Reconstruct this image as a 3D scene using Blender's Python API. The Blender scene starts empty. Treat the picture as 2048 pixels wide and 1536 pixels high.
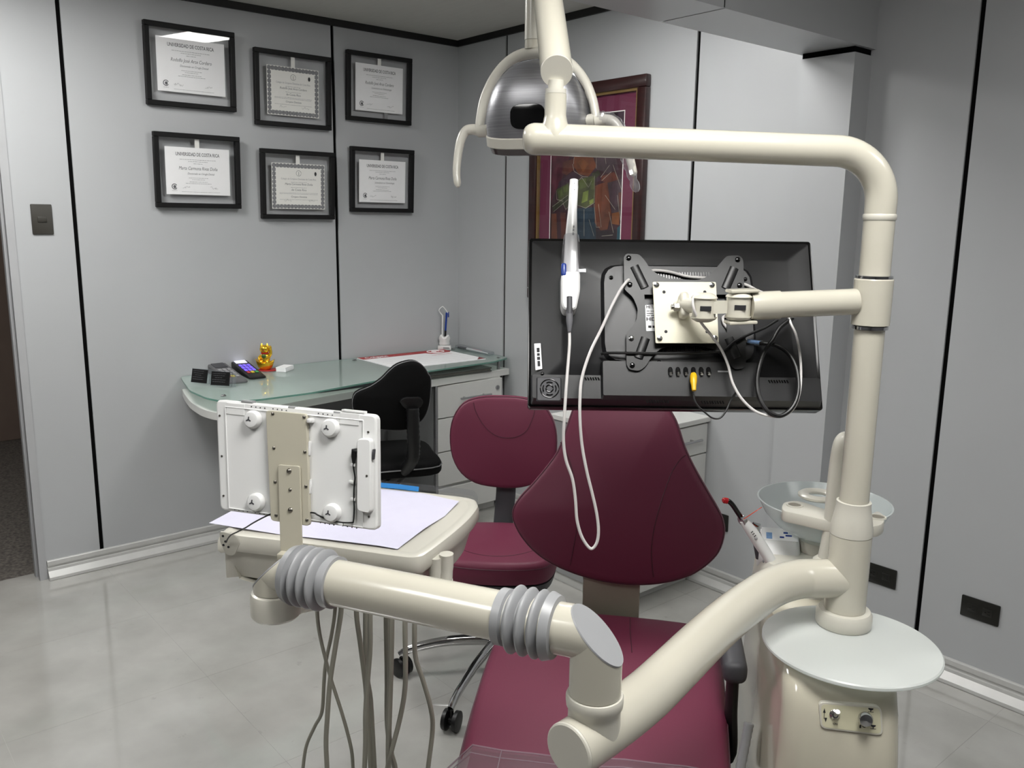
import bpy, bmesh, math, random
from mathutils import Vector, Matrix
random.seed(11)
SC = bpy.context.scene
COL = SC.collection
rad = math.radians

# ------------------------------------------------------------------ camera
CAM_YAW, CAM_PITCH, CAM_ROLL, CAM_H, FPX = rad(-49.7735), rad(10.8044), rad(0.6891), 1.5513, 1719.43
def cam_basis():
    f = Vector((math.sin(CAM_YAW)*math.cos(CAM_PITCH), math.cos(CAM_YAW)*math.cos(CAM_PITCH), -math.sin(CAM_PITCH)))
    r0 = Vector((math.cos(CAM_YAW), -math.sin(CAM_YAW), 0))
    u0 = r0.cross(f)
    r = math.cos(CAM_ROLL)*r0 + math.sin(CAM_ROLL)*u0
    u = -math.sin(CAM_ROLL)*r0 + math.cos(CAM_ROLL)*u0
    return r, u, f
CR, CU, CF = cam_basis()
CO = Vector((0, 0, CAM_H))
cd = bpy.data.cameras.new('camera'); cam = bpy.data.objects.new('camera', cd); COL.objects.link(cam)
cd.sensor_fit = 'HORIZONTAL'; cd.sensor_width = 36.0; cd.lens = FPX/2048*36.0; cd.clip_start = 0.02
cam.matrix_world = Matrix(((CR.x, CU.x, -CF.x, CO.x), (CR.y, CU.y, -CF.y, CO.y), (CR.z, CU.z, -CF.z, CO.z), (0, 0, 0, 1)))
SC.camera = cam

# ------------------------------------------------------------------ world / exposure
w = bpy.data.worlds.new('world'); SC.world = w; w.use_nodes = True
w.node_tree.nodes['Background'].inputs[0].default_value = (0.6, 0.63, 0.68, 1)
w.node_tree.nodes['Background'].inputs[1].default_value = 0.02
SC.view_settings.view_transform = 'Standard'; SC.view_settings.look = 'None'
SC.view_settings.gamma = 1.0; SC.view_settings.use_curve_mapping = False
SC.view_settings.exposure = 0.66
# ceiling luminaires: centre x, y, size x, size y, strength  (built below; the last is an unseen hall light added to brighten its wall)
LAMPS = [(-2.25, 2.13, 0.50, 0.30, 26.0), (-3.10, 0.42, 0.60, 0.60, 20.5), (-0.35, 0.75, 0.60, 0.60, 20.0),
         (-1.0, -0.75, 0.60, 0.60, 10.0), (0.6, 2.0, 0.60, 0.60, 6.0), (-5.4, 0.9, 0.30, 0.30, 26.0)]

# ------------------------------------------------------------------ pixel helpers (photo is 2048 x 1536)
def ray(x, y): return CF + CR*((x-1024)/FPX) - CU*((y-768)/FPX)
def P(x, y, d): return CO + ray(x, y)*d
def PX(x, y, v): q = ray(x, y); return CO + q*((v-CO.x)/q.x)
def PY(x, y, v): q = ray(x, y); return CO + q*((v-CO.y)/q.y)
def PZ(x, y, v): q = ray(x, y); return CO + q*((v-CO.z)/q.z)
def proj(p):
    d = Vector(p)-CO; z = d.dot(CF); return 1024+FPX*d.dot(CR)/z, 768-FPX*d.dot(CU)/z
def zline(xy, y):      # height at which the vertical through xy is seen at picture row y
    a, b = 0.0, 2.4
    for _ in range(50):
        m = (a+b)/2
        if proj((xy[0], xy[1], m))[1] > y: a = m
        else: b = m
    return (a+b)/2
def hit(x, y, o, n): q = ray(x, y); return CO + q*((o-CO).dot(n)/q.dot(n))
class Fr:
    """a plane frame: origin, right, up, normal (right x up)"""
    def __init__(s, o, x, y):
        s.o = Vector(o); s.x = Vector(x).normalized(); y = Vector(y); s.y = (y - s.x*y.dot(s.x)).normalized(); s.n = s.x.cross(s.y)
    def px(s, x, y, h=0.0):
        p = hit(x, y, s.o+s.n*h, s.n) - s.o; return (p.dot(s.x), p.dot(s.y))
    def at(s, u, v, h=0.0): return s.o + s.x*u + s.y*v + s.n*h
    @property
    def M(s):
        return Matrix(((s.x.x, s.y.x, s.n.x, s.o.x), (s.x.y, s.y.y, s.n.y, s.o.y), (s.x.z, s.y.z, s.n.z, s.o.z), (0, 0, 0, 1)))

# ------------------------------------------------------------------ materials
def lin(c): return tuple(((v/255)/12.92 if v/255 <= 0.04045 else ((v/255+0.055)/1.055)**2.4) for v in c)
MATS = {}
def mat(name, rgb, rough=0.4, metal=0.0, noise=0.0, nscale=8.0, bump=0.0, bscale=200.0, coat=0.0, spec=0.5, emit=0.0, objrand=0.0, rgb2=None, stretch=None):
    if name in MATS: return MATS[name]
    m = bpy.data.materials.new(name); m.use_nodes = True; nt = m.node_tree; N = nt.nodes; L = nt.links
    b = N['Principled BSDF']; c = lin(rgb)
    b.inputs['Base Color'].default_value = (*c, 1); b.inputs['Roughness'].default_value = rough; b.inputs['Metallic'].default_value = metal
    b.inputs['Coat Weight'].default_value = coat; b.inputs['Coat Roughness'].default_value = 0.08; b.inputs['Specular IOR Level'].default_value = spec
    tc = N.new('ShaderNodeTexCoord'); src = tc.outputs['Object']
    if stretch:
        mp = N.new('ShaderNodeMapping'); mp.inputs['Scale'].default_value = stretch; L.new(src, mp.inputs[0]); src = mp.outputs[0]
    col = None
    nz = N.new('ShaderNodeTexNoise'); nz.inputs['Scale'].default_value = nscale; nz.inputs['Detail'].default_value = 6; L.new(src, nz.inputs['Vector'])
    mx = N.new('ShaderNodeMix'); mx.data_type = 'RGBA'
    c2 = lin(rgb2) if rgb2 else tuple(v*(1-noise) for v in c)
    mx.inputs[6].default_value = (*c, 1); mx.inputs[7].default_value = (*c2, 1)
    rp = N.new('ShaderNodeMapRange'); rp.inputs[1].default_value = 0.3; rp.inputs[2].default_value = 0.7; L.new(nz.outputs['Fac'], rp.inputs[0])
    L.new(rp.outputs[0], mx.inputs[0]); col = mx.outputs[2]
    if objrand:
        oi = N.new('ShaderNodeObjectInfo'); hv = N.new('ShaderNodeHueSaturation'); mr = N.new('ShaderNodeMapRange')
        mr.inputs[3].default_value = 1-objrand; mr.inputs[4].default_value = 1+objrand
        L.new(oi.outputs['Random'], mr.inputs[0]); L.new(mr.outputs[0], hv.inputs['Value']); L.new(col, hv.inputs['Color']); col = hv.outputs[0]
    L.new(col, b.inputs['Base Color'])
    if bump:
        n2 = N.new('ShaderNodeTexNoise'); n2.inputs['Scale'].default_value = bscale; L.new(src, n2.inputs['Vector'])
        bp = N.new('ShaderNodeBump'); bp.inputs['Strength'].default_value = bump; bp.inputs['Distance'].default_value = 0.001
        L.new(n2.outputs['Fac'], bp.inputs['Height']); L.new(bp.outputs[0], b.inputs['Normal'])
    if emit:
        b.inputs['Emission Color'].default_value = (*c, 1); b.inputs['Emission Strength'].default_value = emit
    MATS[name] = m; return m
def glassy(name, tint, rough=0.02, refl=1.0, fros=0.0, froscol=(230, 238, 236), dens=0.0):
    """thin clear sheet: tinted transparency + fresnel gloss, with an optional frosted (diffuse + translucent) share"""
    if name in MATS: return MATS[name]
    m = bpy.data.materials.new(name); m.use_nodes = True; nt = m.node_tree; N = nt.nodes; L = nt.links
    N.remove(N['Principled BSDF']); out = N['Material Output']
    t = N.new('ShaderNodeBsdfTransparent'); t.inputs[0].default_value = (*lin(tint), 1)
    cur = t.outputs[0]
    if fros:
        d = N.new('ShaderNodeBsdfDiffuse'); d.inputs[0].default_value = (*lin(froscol), 1)
        tr = N.new('ShaderNodeBsdfTranslucent'); tr.inputs[0].default_value = (*lin(froscol), 1)
        a = N.new('ShaderNodeMixShader'); a.inputs[0].default_value = 0.45; L.new(d.outputs[0], a.inputs[1]); L.new(tr.outputs[0], a.inputs[2])
        nz = N.new('ShaderNodeTexNoise'); nz.inputs['Scale'].default_value = 400
        mr = N.new('ShaderNodeMapRange'); mr.inputs[3].default_value = fros*0.97; mr.inputs[4].default_value = min(1, fros*1.03); L.new(nz.outputs['Fac'], mr.inputs[0])
        bl = N.new('ShaderNodeMixShader'); L.new(mr.outputs[0], bl.inputs[0]); L.new(cur, bl.inputs[1]); L.new(a.outputs[0], bl.inputs[2]); cur = bl.outputs[0]
    g = N.new('ShaderNodeBsdfGlossy'); g.inputs['Roughness'].default_value = rough
    fr = N.new('ShaderNodeFresnel'); fr.inputs[0].default_value = 1.45
    gb = N.new('ShaderNodeNewGeometry'); sb = N.new('ShaderNodeMath'); sb.operation = 'SUBTRACT'; sb.inputs[0].default_value = 1.0; L.new(gb.outputs['Backfacing'], sb.inputs[1])
    cl = N.new('ShaderNodeMath'); cl.operation = 'MAXIMUM'; cl.inputs[1].default_value = 0.0; L.new(sb.outputs[0], cl.inputs[0])
    mu = N.new('ShaderNodeMath'); mu.operation = 'MULTIPLY'; mu.use_clamp = True; L.new(cl.outputs[0], mu.inputs[1])
    m2 = N.new('ShaderNodeMath'); m2.operation = 'MULTIPLY'; m2.inputs[1].default_value = refl; L.new(fr.outputs[0], m2.inputs[0]); L.new(m2.outputs[0], mu.inputs[0])
    mi = N.new('ShaderNodeMixShader'); L.new(mu.outputs[0], mi.inputs[0]); L.new(cur, mi.inputs[1]); L.new(g.outputs[0], mi.inputs[2])
    L.new(mi.outputs[0], out.inputs[0]); MATS[name] = m; return m

M_WALL = mat('wall_grey_laminate', (178, 180, 182), 0.34, noise=0.03, nscale=3, bump=0.03, bscale=900)
M_FAR = mat('dark_grey_wall', (92, 92, 94), 0.6, noise=0.03)
M_SEAM = mat('black_seam', (3, 3, 3), 0.8, noise=0.2, spec=0.1)
M_TRIMB = mat('black_trim', (16, 15, 15), 0.5, noise=0.2)
M_CEIL = mat('ceiling_board', (186, 185, 180), 0.8, noise=0.05, nscale=6, bump=0.1, bscale=60, stretch=(1, 6, 1))
M_JOINT = mat('floor_joint', (176, 174, 170), 0.6, noise=0.3)
M_BASEB = mat('baseboard_metal', (206, 206, 204), 0.38, metal=0.25, noise=0.06, nscale=20)
M_JAMB = mat('door_jamb_grey', (172, 173, 175), 0.45, noise=0.05, nscale=12)
M_CREAM = mat('cream_enamel', (193, 189, 175), 0.22, noise=0.02, nscale=5, coat=0.35)
M_CREAM2 = mat('cream_plastic', (200, 197, 186), 0.3, noise=0.02, nscale=5, coat=0.15)
M_PUTTY = mat('putty_painted_steel', (182, 177, 160), 0.4, noise=0.03, nscale=6)
M_OLIVE = mat('putty_plastic', (160, 154, 139), 0.4, noise=0.05)
M_MAROON = mat('maroon_leatherette', (108, 43, 66), 0.5, noise=0.07, nscale=4, bump=0.12, bscale=700, spec=0.35)
M_PIPE = mat('maroon_piping', (74, 26, 44), 0.5, noise=0.1)
M_WHITE = mat('white_laminate', (206, 206, 203), 0.35, noise=0.02, nscale=30)
M_WHITEP = mat('white_plastic', (222, 222, 221), 0.3, noise=0.01)
M_GREYSHADE = mat('grey_shaded_laminate', (150, 151, 152), 0.4, noise=0.02)  # plain grey parts, and white laminate with its shade put into the colour
M_GREYR = mat('grey_rubber', (150, 151, 153), 0.38, noise=0.03)
M_HOSE = mat('grey_hose', (136, 134, 123), 0.45, noise=0.05)
M_DGREY = mat('dark_grey_plastic', (62, 62, 66), 0.5, noise=0.05, bump=0.05)
M_SHELL = mat('black_textured_shell', (25, 25, 27), 0.36, noise=0.1, nscale=30, bump=0.15, bscale=1800)
M_BLACK = mat('black_plastic', (10, 10, 11), 0.4, noise=0.2, nscale=30, bump=0.1, bscale=1500)
M_BLACKG = mat('black_gloss', (9, 9, 10), 0.12, noise=0.1)
M_FRAME = mat('black_frame_moulding', (12, 12, 13), 0.55, noise=0.1, spec=0.3)
M_BLACKM = mat('black_painted_steel', (13, 13, 14), 0.4, noise=0.1)
M_FABRIC = mat('black_fabric', (9, 9, 10), 0.9, noise=0.3, nscale=200, bump=0.2, bscale=1200, spec=0.2)
M_CHROME = mat('chrome', (205, 205, 206), 0.1, metal=1.0, noise=0.02)
M_STEEL = mat('brushed_steel', (186, 186, 188), 0.34, metal=1.0, noise=0.18, nscale=10, stretch=(1, 1, 60))
M_HOUS = mat('brushed_gunmetal', (176, 176, 180), 0.40, metal=0.9, noise=0.25, nscale=9, stretch=(1, 1, 40))
M_SCREW = mat('screw_steel', (150, 146, 138), 0.3, metal=1.0, noise=0.2, nscale=300)
M_PAPER = mat('white_paper', (246, 246, 247), 0.7, noise=0.02, nscale=40)
M_PAPERC = mat('cream_paper', (238, 237, 232), 0.7, noise=0.02, nscale=40)
M_LILAC = mat('lilac_tray_paper', (200, 198, 216), 0.8, noise=0.03, nscale=30, bump=0.2, bscale=300)
M_INK = mat('grey_ink', (96, 96, 100), 0.7, noise=0.1)
M_INKD = mat('dark_ink', (30, 30, 34), 0.7, noise=0.1)
M_INKL = mat('pale_ink', (158, 158, 160), 0.7, noise=0.2, nscale=300)
M_WOOD = mat('dark_mahogany', (48, 20, 20), 0.3, noise=0.45, nscale=6, stretch=(1, 1, 12), coat=0.3)
M_GOLDL = mat('gold_fillet', (138, 112, 66), 0.4, metal=0.4, noise=0.2)
M_MAT = mat('maroon_mat_board', (98, 34, 62), 0.8, noise=0.08, nscale=20)
M_GOLD = mat('gold_ceramic', (255, 205, 62), 0.2, metal=0.8, noise=0.15, nscale=40)
M_RED = mat('red_print', (168, 34, 40), 0.5, noise=0.05)
M_REDP = mat('red_plastic', (170, 22, 30), 0.25, noise=0.05)
M_BLUE = mat('blue_film', (40, 128, 196), 0.4, noise=0.1)
M_BLUED = mat('blue_plastic', (24, 56, 140), 0.3, noise=0.05)
M_LBLUE = mat('light_blue_print', (120, 160, 210), 0.5, noise=0.2, nscale=300)
M_YELLOW = mat('yellow_plug', (222, 176, 20), 0.35, noise=0.05)
M_CABW = mat('white_cable', (205, 202, 200), 0.35, noise=0.02)
M_GREYC = mat('grey_terminal', (92, 92, 94), 0.5, noise=0.05)
M_KEY = mat('grey_key', (150, 150, 152), 0.5, noise=0.05)
M_SWITCH = mat('dark_bronze_plate', (54, 52, 47), 0.45, noise=0.06)
M_OUTLET = mat('black_outlet_plate', (22, 22, 18), 0.4, noise=0.1)
M_HALLW = mat('hall_wall_brown', (120, 104, 94), 0.8, noise=0.1)
M_HALLF = mat('hall_floor_speckle', (104, 98, 92), 0.7, noise=0.75, nscale=70)
M_PANELY = mat('pale_yellow_label', (204, 200, 172), 0.35, noise=0.02)
M_ORANGE = mat('orange_shield', (215, 70, 30), 0.2, noise=0.05)
M_LCDV = mat('violet_backlit_keys', (104, 84, 214), 0.4, emit=0.6)
M_LCDW = mat('backlit_display', (214, 214, 236), 0.4, emit=0.5)
M_GREENK = mat('green_key', (60, 150, 70), 0.5, noise=0.05)
M_YELK = mat('yellow_key', (222, 196, 60), 0.5, noise=0.05)
M_REDK = mat('red_key', (190, 60, 60), 0.5, noise=0.05)
M_LOUV = mat('louvre_aluminium', (190, 190, 190), 0.35, metal=0.6, noise=0.02)
M_DIFF = mat('lamp_diffuser', (255, 253, 246), 0.5)
G_CLEAR = glassy('clear_glass', (255, 255, 255), 0.01, 0.9)
G_PLAST = glassy('clear_plastic', (236, 238, 240), 0.08, 1.6, fros=0.06, froscol=(240, 240, 244))
G_FILM = glassy('clear_film', (238, 238, 240), 0.12, 1.8, fros=0.10, froscol=(244, 240, 244))
G_GREEN = glassy('green_table_glass', (244, 251, 248), 0.02, 1.0, fros=0.48, froscol=(224, 236, 232))
G_EDGE = glassy('green_glass_edge', (120, 180, 165), 0.05, 1.0, fros=0.5, froscol=(150, 186, 176))
G_FROST = glassy('frosted_glass', (235, 242, 240), 0.25, 0.6, fros=0.93, froscol=(232, 235, 233))
G_BOWL = glassy('frosted_bowl_glass', (232, 240, 240), 0.2, 0.7, fros=0.60, froscol=(236, 240, 240))

# floor vinyl: mottled light grey, polished
def floor_mat():
    m = mat('floor_vinyl', (178, 177, 173), 0.10, noise=0.1, nscale=4.5, rgb2=(160, 159, 155), objrand=0.008, spec=0.6, coat=0.3)
    nt = m.node_tree; N = nt.nodes; L = nt.links; b = N['Principled BSDF']
    tc = N.new('ShaderNodeTexCoord'); geo = N.new('ShaderNodeNewGeometry')
    src = b.inputs['Base Color'].links[0].from_socket
    mp = N.new('ShaderNodeMapping'); mp.inputs['Scale'].default_value = (46, 16, 1); mp.inputs['Rotation'].default_value = (0, 0, 0.6); L.new(geo.outputs['Position'], mp.inputs[0])
    n = N.new('ShaderNodeTexNoise'); n.inputs['Scale'].default_value = 15.0; n.inputs['Detail'].default_value = 10; n.inputs['Roughness'].default_value = 0.7; L.new(mp.outputs[0], n.inputs['Vector'])
    r = N.new('ShaderNodeMapRange'); r.inputs[1].default_value = 0.63; r.inputs[2].default_value = 0.68; r.inputs[4].default_value = 0.30; L.new(n.outputs['Fac'], r.inputs[0])
    mx = N.new('ShaderNodeMix'); mx.data_type = 'RGBA'; mx.inputs[7].default_value = (*lin((132, 131, 126)), 1)
    L.new(r.outputs[0], mx.inputs[0]); L.new(src, mx.inputs[6]); L.new(mx.outputs[2], b.inputs['Base Color'])
    for nd in N:
        if nd.type == 'TEX_NOISE' and nd is not n:
            L.new(geo.outputs['Position'], nd.inputs['Vector'])
    b.inputs['Coat Weight'].default_value = 0.8; b.inputs['Coat Roughness'].default_value = 0.035
    return m
M_FLOOR = floor_mat()

# ------------------------------------------------------------------ mesh builder
class MB:
    def __init__(s): s.v = []; s.f = []; s.m = []
    def add(s, vf, mi=0, M=None):
        v, f = vf; o = len(s.v)
        s.v += [tuple((M @ Vector(p)) if M else p) for p in v]
        s.f += [tuple(i+o for i in q) for q in f]; s.m += [mi]*len(f)
        return s
def box(c, sz):
    x, y, z = c; a, b, d = sz[0]/2, sz[1]/2, sz[2]/2
    v = [(x+i*a, y+j*b, z+k*d) for k in (-1, 1) for j in (-1, 1) for i in (-1, 1)]
    return v, [(0, 2, 3, 1), (4, 5, 7, 6), (0, 1, 5, 4), (2, 6, 7, 3), (0, 4, 6, 2), (1, 3, 7, 5)]
def bx(x0, x1, y0, y1, z0, z1): return box(((x0+x1)/2, (y0+y1)/2, (z0+z1)/2), (abs(x1-x0), abs(y1-y0), abs(z1-z0)))
def rbox(c, sz, r=0.005, seg=2):
    bm = bmesh.new(); bmesh.ops.create_cube(bm, size=1.0)
    for v in bm.verts: v.co = Vector((v.co.x*sz[0], v.co.y*sz[1], v.co.z*sz[2]))
    bmesh.ops.bevel(bm, geom=list(bm.edges), offset=min(r, min(sz)*0.49), segments=seg, affect='EDGES', profile=0.5)
    bm.verts.index_update()
    out = [tuple(v.co+Vector(c)) for v in bm.verts], [tuple(v.index for v in f.verts) for f in bm.faces]
    bm.free(); return out
def rbx(x0, x1, y0, y1, z0, z1, r=0.005, seg=2): return rbox(((x0+x1)/2, (y0+y1)/2, (z0+z1)/2), (abs(x1-x0), abs(y1-y0), abs(z1-z0)), r, seg)
def perp(t):
    a = Vector((0, 0, 1)) if abs(t.z) < 0.9 else Vector((1, 0, 0))
    u = t.cross(a).normalized(); return u, t.cross(u).normalized()
def tube(path, r, n=12, caps=True, na=None, nb=None, asp=1.0, closed=False, up=None):
    """swept tube; r number or list; na / nb: plane normals the end rings are sheared onto"""
    p = [Vector(q) for q in path]; k = len(p); rr = r if isinstance(r, (list, tuple)) else [r]*k
    T = []
    for i in range(k):
        if closed: t = p[(i+1) % k]-p[i-1]
        else: t = p[min(i+1, k-1)]-p[max(i-1, 0)]
        T.append(t.normalized())
    if up is not None: u = (Vector(up)-T[0]*Vector(up).dot(T[0])).normalized()
    else: u, _ = perp(T[0])
    V = []; F = []
    for i in range(k):
        u = (u - T[i]*u.dot(T[i])).normalized(); w2 = T[i].cross(u)
        for j in range(n):
            a = 2*math.pi*j/n; off = u*(math.cos(a)*rr[i]) + w2*(math.sin(a)*rr[i]*asp)
            for nn, ii in ((na, 0), (nb, k-1)):
                if nn is not None and i == ii:
                    nv = Vector(nn); off = off - T[i]*(off.dot(nv)/T[i].dot(nv))
            V.append(tuple(p[i]+off))
    m = k if closed else k-1
    for i in range(m):
        for j in range(n):
            a, b = i*n+j, i*n+(j+1) % n; c, d = ((i+1) % k)*n+(j+1) % n, ((i+1) % k)*n+j
            F.append((a, b, c, d))
    if caps and not closed:
        F.append(tuple(range(n-1, -1, -1))); F.append(tuple(range((k-1)*n, k*n)))
    return V, F
def cyl(a, b, r, r2=None, n=24): return tube([a, b], [r, r if r2 is None else r2], n)
def cr(pts, m=8, closed=False):
    p = [Vector(q) for q in pts]; k = len(p); out = []
    rng = range(k) if closed else range(k-1)
    for i in rng:
        if closed: a, b, c, d = p[i-1], p[i], p[(i+1) % k], p[(i+2) % k]
        else: a, b, c, d = p[max(i-1, 0)], p[i], p[i+1], p[min(i+2, k-1)]
        for j in range(m):
            t = j/m
            out.append(0.5*((2*b) + (c-a)*t + (2*a-5*b+4*c-d)*t*t + (3*b-a-3*c+d)*t**3))
    if not closed: out.append(p[-1])
    return out
def cr2(pts, m=6, closed=True): return [(q.x, q.y) for q in cr([(a, b, 0) for a, b in pts], m, closed)]
def lathe(prof, n=32, M=None):
    """prof: (radius, z) list around local z"""
    V = []; F = []; k = len(prof)
    for (r, z) in prof:
        for j in range(n):
            a = 2*math.pi*j/n; V.append((max(r, 1e-5)*math.cos(a), max(r, 1e-5)*math.sin(a), z))
    for i in range(k-1):
        for j in range(n): F.append((i*n+j, i*n+(j+1) % n, (i+1)*n+(j+1) % n, (i+1)*n+j))
    if prof[0][0] > 1e-4: F.append(tuple(range(n-1, -1, -1)))
    if prof[-1][0] > 1e-4: F.append(tuple(range((k-1)*n, k*n)))
    if M: V = [tuple(M @ Vector(q)) for q in V]
    return V, F
def axisM(o, t):
    t = Vector(t).normalized(); u, v = perp(t); o = Vector(o); u2 = v.cross(t)
    return Matrix(((u2.x, v.x, t.x, o.x), (u2.y, v.y, t.y, o.y), (u2.z, v.z, t.z, o.z), (0, 0, 0, 1)))
def ell(c, r, nu=20, nv=12):
    V = []; F = []
    for i in range(nv+1):
        th = math.pi*i/nv
        for j in range(nu):
            a = 2*math.pi*j/nu
            V.append((c[0]+r[0]*max(math.sin(th), 1e-4)*math.cos(a), c[1]+r[1]*max(math.sin(th), 1e-4)*math.sin(a), c[2]-r[2]*math.cos(th)))
    for i in range(nv):
        for j in range(nu): F.append((i*nu+j, i*nu+(j+1) % nu, (i+1)*nu+(j+1) % nu, (i+1)*nu+j))
    return V, F
def torus(c, R, r, ax=(0, 0, 1), n=28, m=10):
    M = axisM(c, ax); return tube([M @ Vector((R*math.cos(2*math.pi*i/n), R*math.sin(2*math.pi*i/n), 0)) for i in range(n)], r, m, closed=True)
def ccw(o):
    a = sum(o[i][0]*o[(i+1) % len(o)][1]-o[(i+1) % len(o)][0]*o[i][1] for i in range(len(o)))
    return o if a > 0 else o[::-1]
def inset(o, d):
    k = len(o); out = []
    for i in range(k):
        a, b, c = Vector((*o[i-1], 0)), Vector((*o[i], 0)), Vector((*o[(i+1) % k], 0))
        t1 = (b-a).normalized(); t2 = (c-b).normalized(); n1 = Vector((-t1.y, t1.x, 0)); n2 = Vector((-t2.y, t2.x, 0))
        n = n1+n2
        if n.length < 1e-6: n = n1
        n.normalize(); q = b + n*(d/max(0.45, n.dot(n1))); out.append((q.x, q.y))
    return out
def rings(o, prof, cap0=True, cap1=True):
    """stack of (inset, z) rings of outline o"""
    o = ccw(o); V = []; F = []; k = len(o)
    for d, z in prof: V += [(x, y, z) for x, y in (inset(o, d) if abs(d) > 1e-9 else o)]
    for i in range(len(prof)-1):
        for j in range(k): F.append((i*k+j, i*k+(j+1) % k, (i+1)*k+(j+1) % k, (i+1)*k+j))
    if cap0: F.append(tuple(range(k-1, -1, -1)))
    if cap1: F.append(tuple(range((len(prof)-1)*k, len(prof)*k)))
    return V, F
def prism(o, z0, z1, b=0.0):
    if b: return rings(o, [(b, z0), (b*.3, z0+b*.3), (0, z0+b), (0, z1-b), (b*.3, z1-b*.3), (b, z1)])
    return rings(o, [(0, z0), (0, z1)])
def rrect(x0, y0, x1, y1, r, n=5):
    o = []
    for cx, cy, a0 in ((x1-r, y1-r, 0), (x0+r, y1-r, 90), (x0+r, y0+r, 180), (x1-r, y0+r, 270)):
        for i in range(n+1):
            a = rad(a0+90*i/n); o.append((cx+r*math.cos(a), cy+r*math.sin(a)))
    return o
def rpoly(pts, r, n=4):
    """polygon with rounded corners"""
    o = []; k = len(pts)
    for i in range(k):
        a, b, c = Vector((*pts[i-1], 0)), Vector((*pts[i], 0)), Vector((*pts[(i+1) % k], 0))
        d1 = (a-b); d2 = (c-b); q = min(r[i] if isinstance(r, (list, tuple)) else r, d1.length*.45, d2.length*.45); s = b+d1.normalized()*q; e = b+d2.normalized()*q
        if isinstance(r, (list, tuple)) and r[i] == 0: o.append(tuple(pts[i])); continue
        for j in range(n+1):
            t = j/n; p = s*(1-t)**2+b*2*t*(1-t)+e*t*t; o.append((p.x, p.y))
    return o
class Cushion:
    """padded shape over a star-shaped outline: thick sides, rolled edge, domed face"""
    def __init__(s, outline, thick, edge, dome, c=None):
        s.o = ccw(outline); s.th = thick; s.e = edge; s.d = dome
        n = len(s.o); s.c = c or (sum(p[0] for p in s.o)/n, sum(p[1] for p in s.o)/n)
    def geo(s):
        V, F = rings(s.o, [(s.e*.6, -s.th), (s.e*.15, -s.th+s.e*.25), (0, -s.th+s.e*.8), (0, -s.e), (s.e*.09, -s.e*.6), (s.e*.3, -s.e*.28), (s.e*.62, -s.e*.07), (s.e, 0)], True, False)
        top = inset(s.o, s.e); k = len(top); base = 7*k; levels = [0.12, 0.3, 0.5, 0.7, 0.88]
        for t in levels:
            z = s.d*(1-(1-t)**2)
            V += [(x+(s.c[0]-x)*t, y+(s.c[1]-y)*t, z) for x, y in top]
        for i in range(len(levels)):
            for j in range(k):
                a = base+i*k; F.append((a+j, a+(j+1) % k, a+k+(j+1) % k, a+k+j))
        V.append((s.c[0], s.c[1], s.d)); e = len(V)-1; a = base+len(levels)*k
        for j in range(k): F.append((a+j, a+(j+1) % k, e))
        return V, F
    def z(s, x, y):
        top = inset(s.o, s.e); dx, dy = x-s.c[0], y-s.c[1]; best = None
        for i in range(len(top)):
            ax, ay = top[i][0]-s.c[0], top[i][1]-s.c[1]; bx_, by_ = top[(i+1) % len(top)][0]-s.c[0], top[(i+1) % len(top)][1]-s.c[1]
            ex, ey = bx_-ax, by_-ay; den = dx*ey-dy*ex
            if abs(den) < 1e-12: continue
            t = (ax*ey-ay*ex)/den; q = (ax*dy-ay*dx)/den
            if t > 0 and -1e-6 <= q <= 1+1e-6: best = t if best is None else min(best, t)
        if not best: return s.d
        f = max(0.0, 1-1/best); return s.d*(1-(1-f)**2)
    def line(s, pts, lift=0.0003): return [(x, y, s.z(x, y)+lift) for x, y in pts]

# ------------------------------------------------------------------ object helpers
ROOT = {}
def mesh_of(name, mb, mats, smooth=35):
    me = bpy.data.meshes.new(name); me.from_pydata(mb.v, [], mb.f)
    for m in (mats if isinstance(mats, (list, tuple)) else [mats]): me.materials.append(m)
    me.polygons.foreach_set('material_index', mb.m)
    bm = bmesh.new(); bm.from_mesh(me); bmesh.ops.recalc_face_normals(bm, faces=bm.faces); bm.to_mesh(me); bm.free()
    me.polygons.foreach_set('use_smooth', [True]*len(me.polygons))
    me.set_sharp_from_angle(angle=rad(smooth)); me.update(); return me
def tag(o, label=None, cat=None, group=None, kind=None):
    if label: o['label'] = label
    if cat: o['category'] = cat
    if group: o['group'] = group
    if kind: o['kind'] = kind
    return o
def thing(name, label, cat, loc, group=None, rotz=0.0):
    o = bpy.data.objects.new(name, None); COL.objects.link(o); o.location = loc; o.rotation_euler = (0, 0, rotz); o.empty_display_size = 0.05
    ROOT[o] = Matrix.Translation(Vector(loc)) @ Matrix.Rotation(rotz, 4, 'Z'); return tag(o, label, cat, group)
def part(name, mb, mats, parent, smooth=35, local=False, label=None, kind=None):
    if isinstance(mb, tuple): mb = MB().add(mb)
    me = mesh_of(name, mb, mats, smooth); M = ROOT[parent]
    if not local: me.transform(M.inverted())
    o = bpy.data.objects.new(name, me); COL.objects.link(o); o.parent = parent; ROOT[o] = M
    return tag(o, label, None, None, kind)
def solo(name, mb, mats, label=None, cat=None, group=None, kind=None, smooth=35, loc=None):
    if isinstance(mb, tuple): mb = MB().add(mb)
    me = mesh_of(name, mb, mats, smooth)
    if loc is None:
        xs = [q[0] for q in mb.v]; ys = [q[1] for q in mb.v]; zs = [q[2] for q in mb.v]
        loc = ((min(xs)+max(xs))/2, (min(ys)+max(ys))/2, min(zs))
    M = Matrix.Translation(Vector(loc)); me.transform(M.inverted())
    o = bpy.data.objects.new(name, me); COL.objects.link(o); o.location = loc; ROOT[o] = M
    return tag(o, label, cat, group, kind)
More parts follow.
